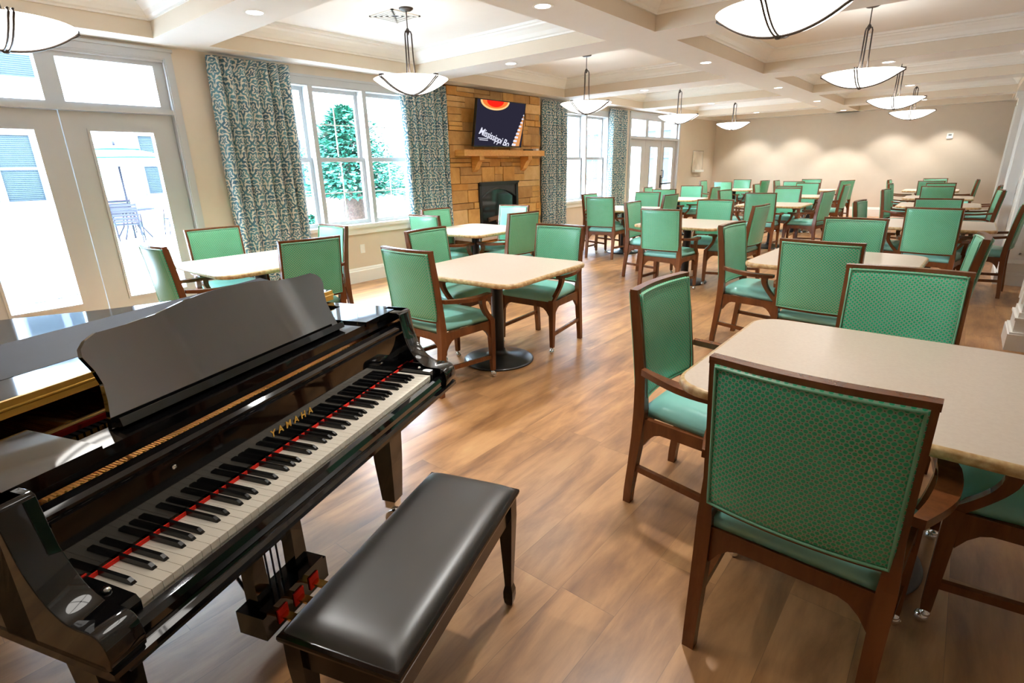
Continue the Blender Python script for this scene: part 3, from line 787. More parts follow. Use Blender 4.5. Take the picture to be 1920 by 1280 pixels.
# ------------------------------------------------------------------ tables
def rsq(h, r, n=6):
    P = []
    for cx, cy_, a0 in ((h - r, h - r, 0), (-h + r, h - r, 90), (-h + r, -h + r, 180), (h - r, -h + r, 270)):
        for k in range(n + 1):
            a = R(a0 + 90 * k / n); P.append((cx + r * math.cos(a), cy_ + r * math.sin(a)))
    return P
def make_table():
    r = empty('dining_table', (0, 0, 0), cat='table')
    m = MB(); h = .525
    secs = [[(x, y, z) for x, y in rsq(h + d, .13 + d)] for d, z in ((-.02, .7155), (-.004, .719), (0, .727), (0, .739), (-.004, .7465), (-.012, .7495), (-.016, .750))]
    L = m.loft(secs, 1, smooth=True)
    for f in m.bm.faces:
        if len(f.verts) > 4: f.material_index = 0 if f.calc_center_median().z > .74 else 1; f.smooth = False
    m.build('tabletop', [M['lam'], M['lamedge']], r)
    m = MB(); m.lathe([(.046, .02), (.046, .685), (.07, .69), (.075, .70), (.0, .70)], n=28); m.build('column', M['blackmetal'], r)
    m = MB()
    for a in (0, 90):
        c, s_ = math.cos(R(a + 45)), math.sin(R(a + 45)); w = .02
        m.loft([[(c * t - s_ * w, s_ * t + c * w, z), (c * t + s_ * w, s_ * t - c * w, z), (c * t + s_ * w, s_ * t - c * w, .715), (c * t - s_ * w, s_ * t + c * w, .715)] for t, z in ((-.3, .708), (-.08, .692), (.08, .692), (.3, .708))])
    m.build('bracket', M['blackmetal'], r)
    m = MB(); m.lathe([(0, 0), (.272, 0), (.28, .006), (.278, .013), (.262, .02), (.2, .034), (.1, .052), (.062, .066), (.052, .09)], n=44); m.build('base', M['blackmetal'], r)
    return r
tp = make_table(); index_children(); fst = True
TL = {'T0': 'square beige pedestal table between the piano and the patio doors', 'M1': 'square beige table on a black column and round base just past the piano',
 'M2': 'square beige table in front of the stone fireplace', 'T1': 'large square beige table in the right foreground, cut by the photo edge', 'T2': 'square beige table behind the foreground table, second in the right-hand row'}
for k, ((x, y), ph, rot) in TABLES.items():
    o = tp if fst else copy_tree(tp); fst = False
    o.location = (x, sq(y), 0); o.rotation_euler.z = R(rot)
    o['label'] = TL.get(k, 'square beige pedestal table, ' + ph.replace('the table', 'the one', 1)); o['group'] = 'square beige dining tables'

# ------------------------------------------------------------------ grand piano
def piano():
    r = empty('grand_piano', (-1.069, .16, 0), R(110.345), label='glossy black grand piano with open keyboard and music desk', cat='piano')
    BK = M['black']
    UL, UR, ZR = -.10, 1.30, .93
    # outline of the rim (u right, v away from the player)
    bent = [(UR, .15), (UR, .70), (1.285, .85), (1.22, .98), (1.10, 1.08), (.98, 1.16), (.86, 1.25), (.75, 1.37), (.64, 1.49), (.50, 1.60), (.32, 1.66), (.14, 1.66), (.0, 1.60), (-.09, 1.49), (UL, 1.36), (UL, .15)]
    def smooth_line(P, it=2):
        for _ in range(it):
            Q = [P[0]]
            for a, b in zip(P, P[1:]): Q += [(a[0] * .75 + b[0] * .25, a[1] * .75 + b[1] * .25), (a[0] * .25 + b[0] * .75, a[1] * .25 + b[1] * .75)]
            P = Q + [P[-1]]
        return P
    out = [bent[0]] + smooth_line(bent[1:-1]) + [bent[-1]]
    def inset(P, d):
        Q = []
        for i, p in enumerate(P):
            a = P[max(i - 1, 0)]; b = P[min(i + 1, len(P) - 1)]; t = Vector((b[0] - a[0], b[1] - a[1])).normalized()
            Q.append((p[0] - t.y * d, p[1] + t.x * d))
        return Q
    ins = inset(out, .05)
    m = MB(); m.loft([[(a[0], a[1], .64), (a[0], a[1], ZR), (b[0], b[1], ZR), (b[0], b[1], .64)] for a, b in zip(out, ins)])
    # bottom board
    m.prism([(p[0] * .998, p[1]) for p in inset(out, .02)], .64, .66)
    m.build('case', BK, r, bevel=.003)
    # cheeks (arms) with the swept profile
    pr = [(-.03, .635), (-.046, .645), (-.05, .67), (-.045, .70), (-.03, .715), (-.005, .718), (.02, .716), (.05, .722), (.085, .75), (.115, .80), (.128, .85), (.135, .89), (.14, .925), (.15, .93), (.24, .93), (.24, .635)]
    lo_, mid_, hi_ = pr[:2], pr[2:13], pr[13:]
    for _ in range(2):
        Q = [mid_[0]]
        for a, b in zip(mid_, mid_[1:]): Q += [(a[0] * .75 + b[0] * .25, a[1] * .75 + b[1] * .25), (a[0] * .25 + b[0] * .75, a[1] * .25 + b[1] * .75)]
        mid_ = Q + [mid_[-1]]
    pr = lo_ + mid_ + hi_
    for u0, u1 in ((UL, -.035), (1.215, UR)):
        m = MB(); m.prism(pr, u0, u1, axis='x', smooth=False)
        o = m.build('arm', BK, r)
        for p in o.data.polygons:
            if abs(p.normal.x) < .5: p.use_smooth = True
        md = o.modifiers.new('B', 'BEVEL'); md.width = .005; md.segments = 3; md.limit_method = 'ANGLE'; md.angle_limit = R(50); md.harden_normals = False
    # key bed and slip, lower moulding
    m = MB(); m.prism([(-.03, .618), (-.048, .624), (-.048, .636), (-.034, .642), (-.03, .65), (.3, .65), (.3, .618)], UL, UR, axis='x'); m.build('key_bed', BK, r, bevel=.002)
    m = MB(); m.prism([(-.034, .65), (-.036, .67), (-.030, .684), (-.012, .686), (-.006, .68), (-.006, .65)], -.055, 1.235, axis='x'); m.build('key_slip', BK, r, bevel=.002)
    m = MB(); m.box(-.035, 1.215, -.006, .30, .65, .664); m.build('key_frame', M['dark'], r)
    # key blocks
    for u0, u1, us in ((-.034, -.003, -.018), (1.181, 1.214, 1.197)):
        m = MB(); m.prism([(-.004, .66), (-.006, .70), (.004, .712), (.09, .716), (.142, .716), (.142, .66)], u0, u1, axis='x')
        kb = m.build('key_block', BK, r, bevel=.003)
        MB().lathe([(0, .0), (.008, 0), (.009, .004), (.005, .008), (0, .009)], (us, .06, .7155), 12).build('screw', M['chrome'], kb)
    # 52 white keys and 36 black keys
    w = 1.177 / 52; first = None
    for k in range(52):
        if first is None:
            m = MB(); m.box(.0005, w - .0005, 0, .30, .683, .70); m.box(.0008, w - .0008, .002, .30, .664, .683); first = o = m.build('white_key', M['ivory'], r, bevel=.0012)
        else:
            o = first.copy(); COL.objects.link(o)
        o.location.x = k * w
    first = None; pat = [1, 0, 1, 1, 0, 1, 1]          # from A: A# . C# D# . F# G#
    pat = {0: 1, 1: 0, 2: 1, 3: 1, 4: 0, 5: 1, 6: 1}
    for k in range(51):
        if not pat[k % 7]: continue
        if first is None:
            m = MB(); secs = []
            for y, z0, hw, z1 in ((.046, .699, .0056, .7005), (.049, .699, .0054, .706), (.058, .699, .005, .7118), (.30, .699, .0048, .7125)):
                secs.append([(-hw - .0006, y, z0), (hw + .0006, y, z0), (hw - .0012, y, z1), (-hw + .0012, y, z1)])
            m.loft(secs); first = o = m.build('black_key', M['ebony'], r, bevel=.001)
        else:
            o = first.copy(); COL.objects.link(o)
        q = k % 7
        off = {0: .0, 2: -.002, 3: .002, 5: -.0025, 6: .0}[q]
        o.location.x = (k + 1) * w + off
    # red felt strip at the back of the keys
    m = MB(); m.box(-.0, 1.179, .1405, .1435, .7005, .7100); m.box(-.03, 0, .1405, .1435, .716, .719); m.box(1.178, 1.212, .1405, .1435, .716, .719); m.build('felt_strip', M['felt'], r)
    # fallboard (open, upright, mirror black) with gilt lettering
    m = MB(); m.prism([(.144, .7165), (.144, .855), (.138, .862), (.138, .872), (.146, .88), (.175, .88), (.18, .86), (.18, .7165)], -.034, 1.214, axis='x')
    fb = m.build('fallboard', BK, r, bevel=.002)
    m = MB(); m.box(-.034, 1.214, .128, .139, .853, .860); m.build('fallboard_moulding', BK, fb, bevel=.002)
    tx = textmesh('YAMAHA', .029, .0006, 'lettering', M['gold'], fb, spacing=1.75, bold=.0005)
    tx.rotation_euler = (R(90), 0, 0); tx.location = (.593, .1432, .763)
    m = MB(); m.lathe([(0, 0), (.006, 0), (.006, .003), (0, .004)], n=10); kn = m.build('lock_button', M['chrome'], fb); kn.rotation_euler = (R(90), 0, 0); kn.location = (.22, .1435, .83)
    # interior: gilt iron plate, pin field, strings, dampers
    m = MB(); m.prism([(p[0], max(p[1], .20)) for p in inset(out, .06)], .80, .815); pl = m.build('iron_plate', M['plate'], r)
    m = MB()
    for u in (.02, .30, .62, .93, 1.14): m.loft([[(u - .012, .40, .815), (u + .012, .40, .815), (u + .008, .40, .85), (u - .008, .40, .85)], [(u - .012 + (.02 - u) * .25, 1.12 + (.02 - u) * .15, .815), (u + .012 + (.02 - u) * .25, 1.12 + (.02 - u) * .15, .815), (u + .008 + (.02 - u) * .25, 1.12 + (.02 - u) * .15, .85), (u - .008 + (.02 - u) * .25, 1.12 + (.02 - u) * .15, .85)]])
    m.box(-.06, 1.25, .375, .405, .815, .862)
    m.build('plate_strut', M['plate'], pl, bevel=.003)
    m = MB()
    for row, (v, off) in enumerate(((.212, 0), (.226, .006), (.241, .003), (.256, .009))):
        for k in range(78):
            u = -.02 + .0155 * k + off
            m.lathe([(.0032, .815), (.0032, .842), (0, .843)], (u, v, 0), 6)
    tag(m.build('tuning_pins', M['gold'], pl), kind='stuff')
    m = MB()
    for k in range(160):
        u = -.03 + .0079 * k; v1 = 1.35 - .55 * (k / 160) ** 1.3
        m.tube([(u, .26, .838), (u + .02 - .00022 * k * 1.4, v1, .842)], .0011, 4, smooth=False)
    tag(m.build('strings', plain('copper_string', (.75, .36, .16, 1), .3, 1), pl), kind='stuff')
    m = MB(); m.box(.0, 1.19, .30, .316, .845, .872); m.build('damper_rail', M['felt'], pl)
    m = MB()
    for k in range(66): m.box(.0 + .0165 * k, .011 + .0165 * k, .44, .52, .846, .866)
    tag(m.build('dampers', BK, pl), kind='stuff')
    # desk slide: rails and side shelves
    m = MB(); m.box(-.04, 1.22, .189, .278, .885, .924); m.box(-.04, 1.22, .40, .425, .895, .912); m.build('desk_rail', BK, r, bevel=.003)
    m = MB(); m.box(-.06, .115, .185, .425, .915, .933); m.build('side_shelf', BK, r, bevel=.003)
    m = MB(); m.box(1.062, 1.255, .185, .425, .915, .933); m.build('side_shelf', BK, r, bevel=.003)
    # music desk, leaning back
    prof = [(.178, .0), (.194, .062), (.200, .10), (.196, .132), (.184, .168), (.188, .186), (.203, .2), (.23, .211), (.30, .211), (.377, .216), (.458, .23), (.54, .236), (.588, .236)]
    prof = [(p - .588 + .003, q) for p, q in prof]
    poly = prof + [(-p, q) for p, q in reversed(prof[:-1])]
    m = MB(); m.prism(poly, -.007, .007, axis='y')
    d = m.build('music_desk', M['mirror'], r, bevel=.002); d.location = (.588, .258, .926); d.rotation_euler.x = -math.atan2(.06, .236)
    m = MB(); m.box(-.40, .40, -.035, -.005, 0, .012); m.box(-.40, .40, -.035, -.03, .012, .02); ld = m.build('desk_ledge', BK, d, bevel=.002)
    for s in (-.3, .3):
        MB().tube([(s, .01, .16), (s, .12, .01)], .004, 8).build('desk_strut', M['gold'], d)
    # lid: rear part closed on the rim, front flap folded back on it, long brass hinge
    lo = [(1.34, .54)] + [(p[0] + (.03 if p[0] > .6 else 0), p[1] + .02) for p in inset(out, -.012) if p[1] > .56 and p[0] > .0] + [(-.09, 1.5), (-.13, 1.36), (-.13, .54)]
    lo = [(max(a, -.13), b) for a, b in lo]
    m = MB(); m.prism(lo, .932, .954); lid = m.build('lid', M['mirror'], r, bevel=.003)
    m = MB(); m.box(-.15, 1.335, .54, .70, .955, .975); fl = m.build('lid_flap', M['mirror'], r, bevel=.003)
    m = MB(); m.box(-.15, 1.335, 0, .222, 0, .016); o = m.build('rear_section', M['satin'], fl, bevel=.003); o.location = (0, .702, .960); o.rotation_euler.x = math.atan2(.035, .22)
    m = MB(); m.box(-.15, 1.33, .529, .539, .936, .976); m.tube([(-.15, .533, .956), (1.335, .533, .956)], .006, 8); m.build('piano_hinge', M['gold'], lid)
    # legs
    for u, v in ((.03, .24), (1.16, .22), (.35, 1.40)):
        m = MB(); m.rectpath([(0, 0, .115, .062, .062), (0, 0, .30, .083, .083), (0, 0, .56, .10, .10), (0, 0, .57, .125, .125), (0, 0, .64, .13, .13)])
        lg = m.build('leg', BK, r, bevel=.004); lg.location = (u, v, 0)
        m = MB(); m.box(-.024, .024, -.024, .024, .075, .116); m.tube([(-.05, -.03, .042), (-.012, -.03, .042)], .042, 22); m.tube([(-.03, -.03, .042), (0, 0, .09)], .012, 8); m.build('caster', M['chrome'], lg, bevel=.002)
    # pedal lyre
    m = MB(); m.box(.435, .735, .235, .345, .06, .145); ly = m.build('pedal_box', BK, r, bevel=.012, seg=2)
    m = MB(); m.box(.45, .72, .235, .26, .145, .158); m.build('box_cap', BK, ly, bevel=.003)
    for u in (.49, .665):
        m = MB(); m.rectpath([(u, .30, .14, .055, .05), (u, .30, .40, .048, .045), (u, .30, .625, .055, .05)]); m.build('lyre_post', BK, ly, bevel=.004)
    for u in (.55, .575, .60): MB().tube([(u, .31, .14), (u, .31, .60)], .0035, 6).build('pedal_rod', M['bronze'], ly)
    for s in (-1, 1): MB().tube([(.585 + s * .1, .33, .16), (.585 + s * .1, .60, .60)], .006, 8).build('lyre_brace', BK, ly)
    for k in (-1, 0, 1):
        m = MB(); u = .585 + k * .075
        m.loft([[(u - a, v, z - .004), (u + a, v, z - .004), (u + a, v, z + .004), (u - a, v, z + .004)] for a, v, z in ((.014, .25, .10), (.014, .19, .096), (.02, .16, .09), (.019, .125, .082), (.012, .115, .08))])
        m.build('pedal', M['brasspedal'], ly, bevel=.002)
        MB().box(u - .022, u + .022, .230, .236, .078, .128).build('pedal_slot', M['felt'], ly)
    # electronic control box under the key bed
    m = MB(); m.box(-.05, .36, .0, .25, .572, .618); cb = m.build('control_box', M['rubber'], r, bevel=.004)
    MB().box(-.02, .01, -.003, .001, .588, .602).build('status_light', emit('green_led', (.05, .9, .08, 1), 1.2), cb)
    m = MB()
    for a in (.12, .16, .185): m.box(a + .08, a + .092, -.002, .001, .590, .599)
    m.build('buttons', M['paper'], cb)
piano()
# ------------------------------------------------------------------ bench
def bench():
    r = empty('piano_bench', (-.998, .766, 0), R(108.9), label='black leather piano bench with padded top in front of the keyboard', cat='bench')
    hx, hy = .365, .165
    m = MB(); N = 24; T = []
    for j in range(N + 1):
        row = []
        for i in range(N + 1):
            a = -1 + 2 * i / N; b = -1 + 2 * j / N
            a = math.copysign(1 - (1 - abs(a)) ** 1.5, a); b = math.copysign(1 - (1 - abs(b)) ** 1.5, b)
            e = (1 - abs(a) ** 12) ** .6 * (1 - abs(b) ** 6) ** .6 if abs(a) < 1 and abs(b) < 1 else 0
            row.append(m.v((a * (hx - .01), b * (hy - .01), .457 + .030 * e)))
        T.append(row)
    for j in range(N):
        for i in range(N): m.f([T[j][i], T[j][i + 1], T[j + 1][i + 1], T[j + 1][i]], None, True)
    m.build('cushion', M['leather'], r)
    m = MB(); secs = [[(sx * (hx + d), sy * (hy + d), z) for sx, sy in ((-1, -1), (1, -1), (1, 1), (-1, 1))] for d, z in ((-.03, .428), (-.008, .43), (-.002, .436), (0, .444), (-.001, .452), (-.008, .458), (-.02, .459))]
    m.loft(secs); m.build('top_moulding', M['benchwood'], r, bevel=.002)
    m = MB()
    for s in (-1, 1): m.box(-hx + .05, hx - .05, s * (hy - .03) - .01, s * (hy - .03) + .01, .355, .43); m.box(s * (hx - .03) - .01, s * (hx - .03) + .01, -hy + .05, hy - .05, .355, .43)
    m.build('apron', M['benchwood'], r, bevel=.003)
    for sx in (-1, 1):
        for sy in (-1, 1):
            m = MB(); x, y = sx * (hx - .033), sy * (hy - .033)
            m.rectpath([(x, y, 0, .018, .018), (x, y, .012, .028, .028), (x, y, .035, .034, .034), (x, y, .06, .034, .034), (x, y, .085, .024, .024), (x, y, .10, .025, .025), (x, y, .355, .048, .048), (x, y, .43, .048, .048)])
            m.build('leg', M['benchwood'], r, bevel=.003)
bench()
# ------------------------------------------------------------------ pendants
def pendant():
    r = empty('pendant_light', (0, 0, ZC), cat='lamp')
    Rr, dz = .365, -.62; zb = dz - .135
    def bz(q): return zb + .135 * (1 - math.sqrt(max(0, 1 - (q / Rr) ** 2 * .985)) if False else (q / Rr) ** 2.1)
    P = [(Rr * k / 14, bz(Rr * k / 14)) for k in range(15)]
    m = MB(); m.lathe(P + [(Rr - .008, P[-1][1] + .004)] + [(q - .006 if q > .01 else 0, z + .007) for q, z in reversed(P[:-1])], n=56)
    nf = len(m.bm.faces)
    for i, fc in enumerate(m.bm.faces): fc.material_index = 1 if i >= 56 * 15 else 0
    m.build('bowl', [M['bowl'], M['bowlin']], r)
    for k in range(4):
        a = PI / 2 * k; c, s = math.cos(a), math.sin(a)
        m = MB()
        for off in (-.011, .011):
            m.tube([(c * q - s * off * (1 if q > .03 else .3), s * q + c * off * (1 if q > .03 else .3), z - .006) for q, z in [(Rr * t / 12 + (.012 if t == 12 else 0), bz(Rr * t / 12)) for t in range(13)]] + [(c * (Rr + .012) - s * off, s * (Rr + .012) + c * off, P[-1][1] + .012), (c * (Rr - .02) - s * off, s * (Rr - .02) + c * off, P[-1][1] + .014)], .006, 6)
        m.build('strap', M['bronze'], r)
    m = MB(); m.lathe([(0, zb - .022), (.012, zb - .02), (.022, zb - .01), (.026, zb - .004), (.02, zb + .002), (0, zb + .003)], n=16); m.build('finial', M['bronze'], r)
    m = MB(); m.lathe([(0, 0), (.068, 0), (.068, -.008), (.05, -.02), (.012, -.026), (.0, -.026)], n=28); m.build('canopy', M['bronze'], r)
    m = MB(); m.tube([(0, 0, -.02), (0, 0, -.17)], .005, 8); m.lathe([(.004, -.165), (.012, -.175), (.022, -.195), (.012, -.215), (.004, -.23)], n=12)
    m.build('stem', M['bronze'], r)
    for k in range(3):
        a = PI * 2 / 3 * k + .5; c, s = math.cos(a), math.sin(a)
        MB().tube([(c * .006, s * .006, -.205), (c * .028, s * .028, -.2), (c * .036, s * .036, -.225), (c * .038, s * .038, -.4), (c * .05, s * .05, bz(.05) + .012)], .007, 8).build('rod', M['bronze'], r)
    return r
pp = pendant(); index_children(); fst = True
LP = [(-4.47, .80, 'cut by the left edge of the photo, over the patio doors'), (-4.47, 3.86, 'in front of the triple window, largest on the window side'), (-4.47, 7.10, 'in front of the fireplace wall, second along the window side'), (-4.47, 10.35, 'third along the window side'), (-4.47, 13.45, 'farthest along the window side'),
 (-1.02, .80, 'over the piano and foreground table, just out of view above'), (-1.05, 3.80, 'cut by the top edge of the photo, biggest of all'), (-1.08, 7.05, 'with its canopy visible, second along the right-hand side'), (-1.10, 10.45, 'third along the right-hand side, overlapping a lower one'), (-1.12, 13.5, 'farthest and smallest along the right-hand side')]
for x, y, lab in LP:
    o = pp if fst else copy_tree(pp); fst = False
    o.location = (x, y, ZC); o['label'] = 'alabaster bowl pendant ' + lab; o['group'] = 'alabaster bowl pendants'
# ------------------------------------------------------------------ outdoors
tag(MB().box(-24, XW - .2, -8, 24, -.16, -.06).build('patio_ground', M['concrete']), kind='structure')
m = MB(); P = [(-9.4, .2), (-8.9, 1.25), (-9.2, 1.9), (-10.2, 2.3), (-11.2, 2.2), (-11.8, 1.4), (-12.0, .2), (-11, -.8), (-10, -.8)]
tag(m.prism(P, -.062, -.045).build('gravel_bed', M['gravel']), 'patch of grey gravel in the patio seen through the door', 'gravel', kind='stuff')
m = MB(); tag(m.prism([(-11.5, 4.2), (-8.4, 4.4), (-7.6, 6.5), (-8.2, 8.25), (-11.8, 8.2), (-12.6, 6.2)], -.062, -.03).build('mulch_bed', M['mulch']), 'brown mulch planting bed under the evergreen outside the window', 'garden bed', kind='stuff')
def house():
    r = empty('courtyard_building', (-19.6, 3, 0), label='white-sided building with stone base and blinds across the patio', cat='building')
    X = 0
    m = MB(); m.box(-3, 0, -12, 15, .85, 6.4)
    for k in range(30): m.box(0, .015, -12, 15, .95 + .18 * k, .95 + .18 * k + .165)
    m.build('siding_wall', M['siding'], r)
    MB().box(-3, .10, -12, 15, -.1, .8).build('stone_base', M['extstone'], r)
    MB().box(-3, .14, -12, 15, .8, .88).build('base_cap', M['exttrim'], r)
    m = MB(); m.prism([(-3.2, 6.4), (.5, 6.4), (.5, 6.5), (-1.2, 7.6), (-3.2, 7.6)], -12.3, 15.3, axis='y'); m.build('roof', plain('grey_roof', srgb(190, 195, 205), .9), r)
    for y0, z0 in ((-6.0, .8), (-1.35, .55 + .25), (2.9, .85), (7.4, .85), (-5.0, 3.9), (-.8, 3.9), (6.2, 3.9)):
        if True:
            m = MB()
            for a, b, c, d, e in ((y0 + .09, y0 + 1.81, z0, z0 + .09, .07), (y0 + .09, y0 + 1.81, z0 + 1.75, z0 + 1.9, .07), (y0, y0 + .09, z0, z0 + 1.9, .07), (y0 + 1.81, y0 + 1.9, z0, z0 + 1.9, .07), (y0 + .86, y0 + 1.04, z0 + .09, z0 + 1.75, .07), (y0 + .09, y0 + 1.81, z0 + .88, z0 + .95, .062)): m.box(.017, e, a, b, c, d)
            w = m.build('window', M['exttrim'], r)
            m = MB(); m.box(.016, .02, y0 + .05, y0 + 1.85, z0 + .05, z0 + 1.85, 0)
            for k in range(34): m.box(.02, .028, y0 + .08, y0 + 1.82, z0 + .1 + .05 * k, z0 + .1 + .05 * k + .028, 1)
            m.build('blind', [plain('dark_window_glass', (.006, .012, .014, 1), .5, spec=.1), M['blind']], w)
    return r
house()
def wing():
    r = empty('side_wing', (-12, 17.6, 0), label='pale sided wing of the building closing the courtyard beyond the far window', cat='building')
    m = MB(); m.box(-6, 5.5, 0, 2, -.1, 6)
    for k in range(32): m.box(-6, 5.5, -.015, 0, .18 * k, .18 * k + .165)
    m.build('siding_wall', M['siding'], r)
    for x0 in (-4.6, -2.0, .6, 3.2):
        m = MB()
        for a, b, c, d in ((x0 + .09, x0 + 1.01, .8, .9), (x0, x0 + 1.1, 2.5, 2.65), (x0, x0 + .09, .8, 2.5), (x0 + 1.01, x0 + 1.1, .8, 2.5), (x0 + .09, x0 + 1.01, 1.65, 1.72)): m.box(a, b, -.06, -.017, c, d)
        w = m.build('window', M['exttrim'], r); MB().box(x0 + .05, x0 + 1.05, -.02, -.016, .85, 2.55).build('glass', plain('grey_window_glass', (.03, .04, .05, 1), .5, spec=.1), w)
wing()
m = MB(); m.box(-.35, .35, -.35, .35, -.1, 3.4); tag(m.build('stone_column', M['extstone'], loc=(-10.3, 8.75, 0)), 'pale stone column standing outside beside the triple window view', 'column')
# patio set
def umbrella():
    r = empty('patio_umbrella', (-16.3, 4.45, -.06), label='pale patio umbrella with teal scalloped edge over the outdoor table', cat='umbrella')
    m = MB(); m.tube([(0, 0, 0), (0, 0, 2.3)], .025, 10); m.build('pole', M['patio'], r)
    m = MB(); N = 32
    def ring(R_, z, sc=0): return [m.v((R_ * math.cos(2 * PI * k / N), R_ * math.sin(2 * PI * k / N), z - sc * abs(math.sin(4 * 2 * PI * k / N)))) for k in range(N)]
    A = ring(.5, 2.16); B = ring(1.35, 1.94); C_ = ring(1.36, 1.78, .05); T = m.v((0, 0, 2.24)); D = ring(.45, 2.14); 
    for k in range(N):
        k2 = (k + 1) % N
        m.f([A[k], A[k2], T]); m.f([D[k], D[k2], B[k2], B[k]]); m.f([B[k], B[k2], C_[k2], C_[k]])
    m.build('canopy', M['canvas'], r)
    m = MB()
    m.tube([(1.365 * math.cos(2 * PI * k / 64), 1.365 * math.sin(2 * PI * k / 64), 1.94 - .0 * k) for k in range(64)], .018, 6, closed=True)
    m.tube([(.5 * math.cos(2 * PI * k / 32), .5 * math.sin(2 * PI * k / 32), 2.15) for k in range(32)], .015, 6, closed=True)
    m.build('edge_trim', M['canvasedge'], r)
    m = MB(); m.lathe([(0, 2.24), (.03, 2.26), (.03, 2.33), (0, 2.37)], n=12); m.build('finial', M['patio'], r)
umbrella()
def ptable():
    r = empty('patio_table', (-16.3, 4.45, -.06), label='grey metal patio table under the umbrella', cat='table')
    MB().lathe([(.06, .70), (.55, .70), (.55, .725), (.06, .725), (.06, .70)], n=32).build('tabletop', M['patio'], r)
    for k in range(4):
        a = PI / 4 + PI / 2 * k; MB().tube([(.15 * math.cos(a), .15 * math.sin(a), .7), (.22 * math.cos(a), .22 * math.sin(a), .3), (.42 * math.cos(a), .42 * math.sin(a), .01)], .02, 6).build('leg', M['patio'], r)
ptable()
def pchair():
    r = empty('patio_chair', (0, 0, -.06), cat='chair')
    m = MB(); 
    for k in range(7): m.box(-.25, .25, -.22 + .066 * k, -.22 + .066 * k + .05, .42, .435)
    m.build('seat', M['patio'], r)
    m = MB()
    for k in range(6): m.box(-.25, .25, -.25 - .012 * k, -.235 - .012 * k, .48 + .075 * k, .48 + .075 * k + .055)
    m.build('backrest', M['patio'], r)
    for s in (-1, 1):
        MB().tube([(s * .26, -.34, .92), (s * .26, -.25, .45), (s * .26, -.32, .0)], .014, 6).build('rear_leg', M['patio'], r)
        MB().tube([(s * .26, -.28, .64), (s * .27, .18, .65), (s * .26, .26, .0)], .014, 6).build('front_leg', M['patio'], r)
    return r
pc = pchair(); index_children()
for i, (dx, dy, lab) in enumerate(((-.95, .1, 'behind the outdoor table, facing the room'), (.15, -.95, 'at the left of the outdoor table'), (.1, .98, 'at the right of the outdoor table'), (.95, -.35, 'in front of the outdoor table, nearest the door'))):
    o = pc if i == 0 else copy_tree(pc); o.location = (-16.3 + dx, 4.45 + dy, -.06); o.rotation_euler.z = math.atan2(-dy, -dx) - PI / 2
    o['label'] = 'grey slatted patio chair ' + lab; o['group'] = 'slatted patio chairs'
# evergreen and shrubs
def tree(name, loc, h, rad, label, seed, n=1500, z0=.35, cat='tree', tr=.08):
    rr = random.Random(seed); r = empty(name, loc, label=label, cat=cat)
    MB().tube([(0, 0, 0), (.02, 0, h * .2), (.03, 0, h * .42), (0, .02, h * .93)], [tr * 1.1, tr, tr * .7, .015], 10).build('trunk', M['mulch'], r)
    m = MB()
    for k in range(n):
        t = rr.random() ** 1.2; z = z0 + (h - z0) * t; a = rr.uniform(0, 2 * PI); q = rad * (1 - t) ** .6 * (.35 + .75 * rr.random()) * (1 + .25 * math.sin(5 * a + z * 4))
        c = Vector((q * math.cos(a), q * math.sin(a), z)); d = Vector((math.cos(a), math.sin(a), rr.uniform(-.3, .5))).normalized() * rr.uniform(.09, .2)
        s = d.cross(Vector((0, 0, 1))).normalized() * .042; u = Vector((0, 0, .02))
        m.f([m.v(c - s), m.v(c + u), m.v(c + s), m.v(c + d)]); m.f([m.v(c - s + u), m.v(c + d * .8 - u), m.v(c + s + u)])
    tag(m.build('foliage', M['leaf'], r), kind='stuff')
tree('evergreen_tree', (-10.1, 6.85, -.05), 2.75, 1.15, 'blue-green evergreen tree outside the triple window', 2, 6000, 1.0, tr=.26)
tree('shrub', (-9.2, 5.35, -.05), .75, .45, 'low shrub in the planting bed left of the evergreen outside', 5, 700, .05, 'shrub', .03)
tree('shrub', (-9.0, 7.9, -.05), .8, .5, 'low shrub in the planting bed right of the evergreen outside', 6, 700, .05, 'shrub', .03)

# ------------------------------------------------------------------ light
def light(name, typ, loc, energy, color=(1, 1, 1), **k):
    d = bpy.data.lights.new(name, typ); d.energy = energy; d.color = color
    for a, v in k.items(): setattr(d, a, v)
    o = bpy.data.objects.new(name, d); COL.objects.link(o); o.location = loc; return o
WARM = (1, .975, .935)
for x, y, lab in LP:
    light('pendant_bulb', 'POINT', (x, y, 2.36), BULB, WARM, shadow_soft_size=.10)
spot_z = {}
for x, y in DL:
    light('downlight_beam', 'SPOT', (x, y, ZB - .02), SPOT, WARM, shadow_soft_size=.05, spot_size=R(110), spot_blend=.6)
for x in (-5.1, -3.9, -2.8, -1.7, -.6):
    light('downlight_beam', 'SPOT', (x, 16.55, (ZB if x == -2.8 else ZC) - .02), SPOT * 1.1, WARM, shadow_soft_size=.06, spot_size=R(88), spot_blend=.4)
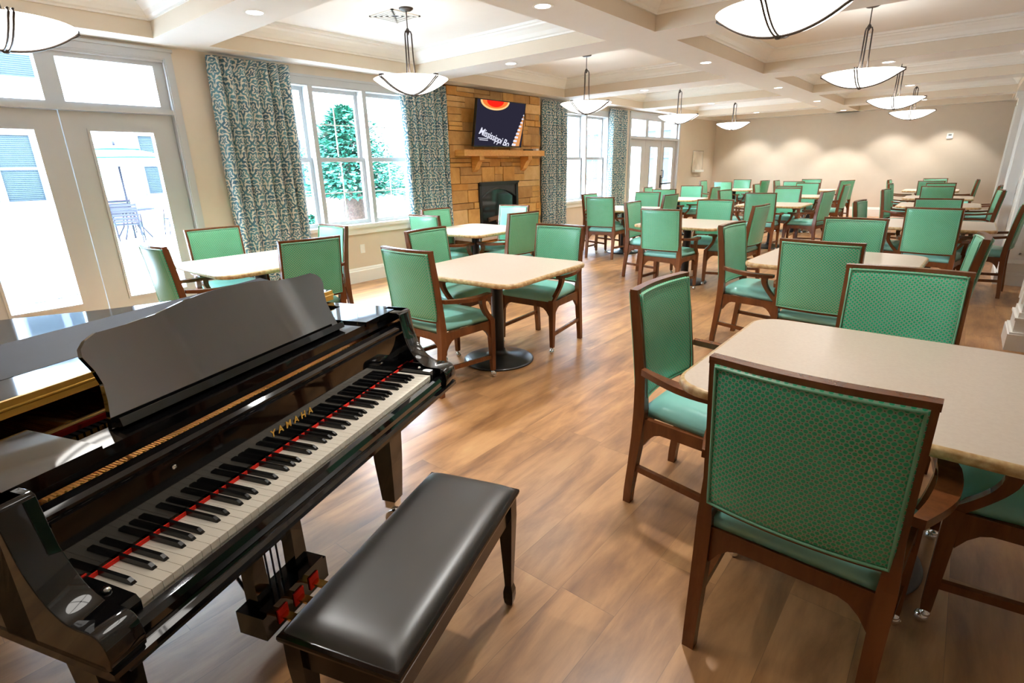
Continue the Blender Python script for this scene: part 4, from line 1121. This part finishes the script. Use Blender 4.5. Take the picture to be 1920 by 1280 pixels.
# sky portals in the glazed openings
for (a, b, z0, z1) in ((.45, 2.27, .3, 2.5), (3.1, 5.32, .78, 2.43), (9.05, 10.82, .78, 2.43), (11.86, 14.54, .3, 2.5)):
    o = light('sky_portal', 'AREA', (XW - .22, (a + b) / 2, (z0 + z1) / 2), 1, shape='RECTANGLE', size=(z1 - z0), size_y=(b - a))
    o.rotation_euler = (0, R(-90), 0); o.data.cycles.is_portal = True
w = bpy.data.worlds.new('sky'); SC.world = w; w.use_nodes = True
nt = w.node_tree; bg = nt.nodes['Background']
bg.inputs[0].default_value = (.62, .81, 1, 1); bg.inputs[1].default_value = SKY
sun = light('sun', 'SUN', (0, 0, 10), SUN, (1, .97, .92), angle=R(12)); sun.rotation_euler = Vector((.5, -.65, .75)).to_track_quat('Z', 'Y').to_euler()

# ------------------------------------------------------------------ camera
cam = bpy.data.cameras.new('camera'); co = bpy.data.objects.new('camera', cam); COL.objects.link(co); SC.camera = co
yaw, pitch, roll, fpx = R(40.01220117), R(18.15793838), R(-1.33335775), 994.80
fwd = Vector((-math.sin(yaw) * math.cos(pitch), math.cos(yaw) * math.cos(pitch), -math.sin(pitch)))
right = Vector((math.cos(yaw), math.sin(yaw), 0)); up = right.cross(fwd)
r2 = right * math.cos(roll) + up * math.sin(roll); u2 = -right * math.sin(roll) + up * math.cos(roll)
mat = Matrix((r2, u2, -fwd)).transposed().to_4x4(); mat.translation = Vector((0, 0, 1.46)); co.matrix_world = mat
cam.sensor_width = 36; cam.lens = fpx / 1920 * 36; cam.clip_start = .02; cam.clip_end = 200
SC.view_settings.view_transform = 'Standard'; SC.view_settings.look = 'None'; SC.view_settings.exposure = EXPO; SC.view_settings.gamma = 1
SC.cycles.use_denoising = True; SC.cycles.max_bounces = 8; SC.cycles.diffuse_bounces = 4; SC.cycles.glossy_bounces = 4; SC.cycles.transmission_bounces = 6; SC.cycles.transparent_max_bounces = 12
SC.cycles.sample_clamp_indirect = 6; SC.cycles.caustics_reflective = False; SC.cycles.caustics_refractive = False
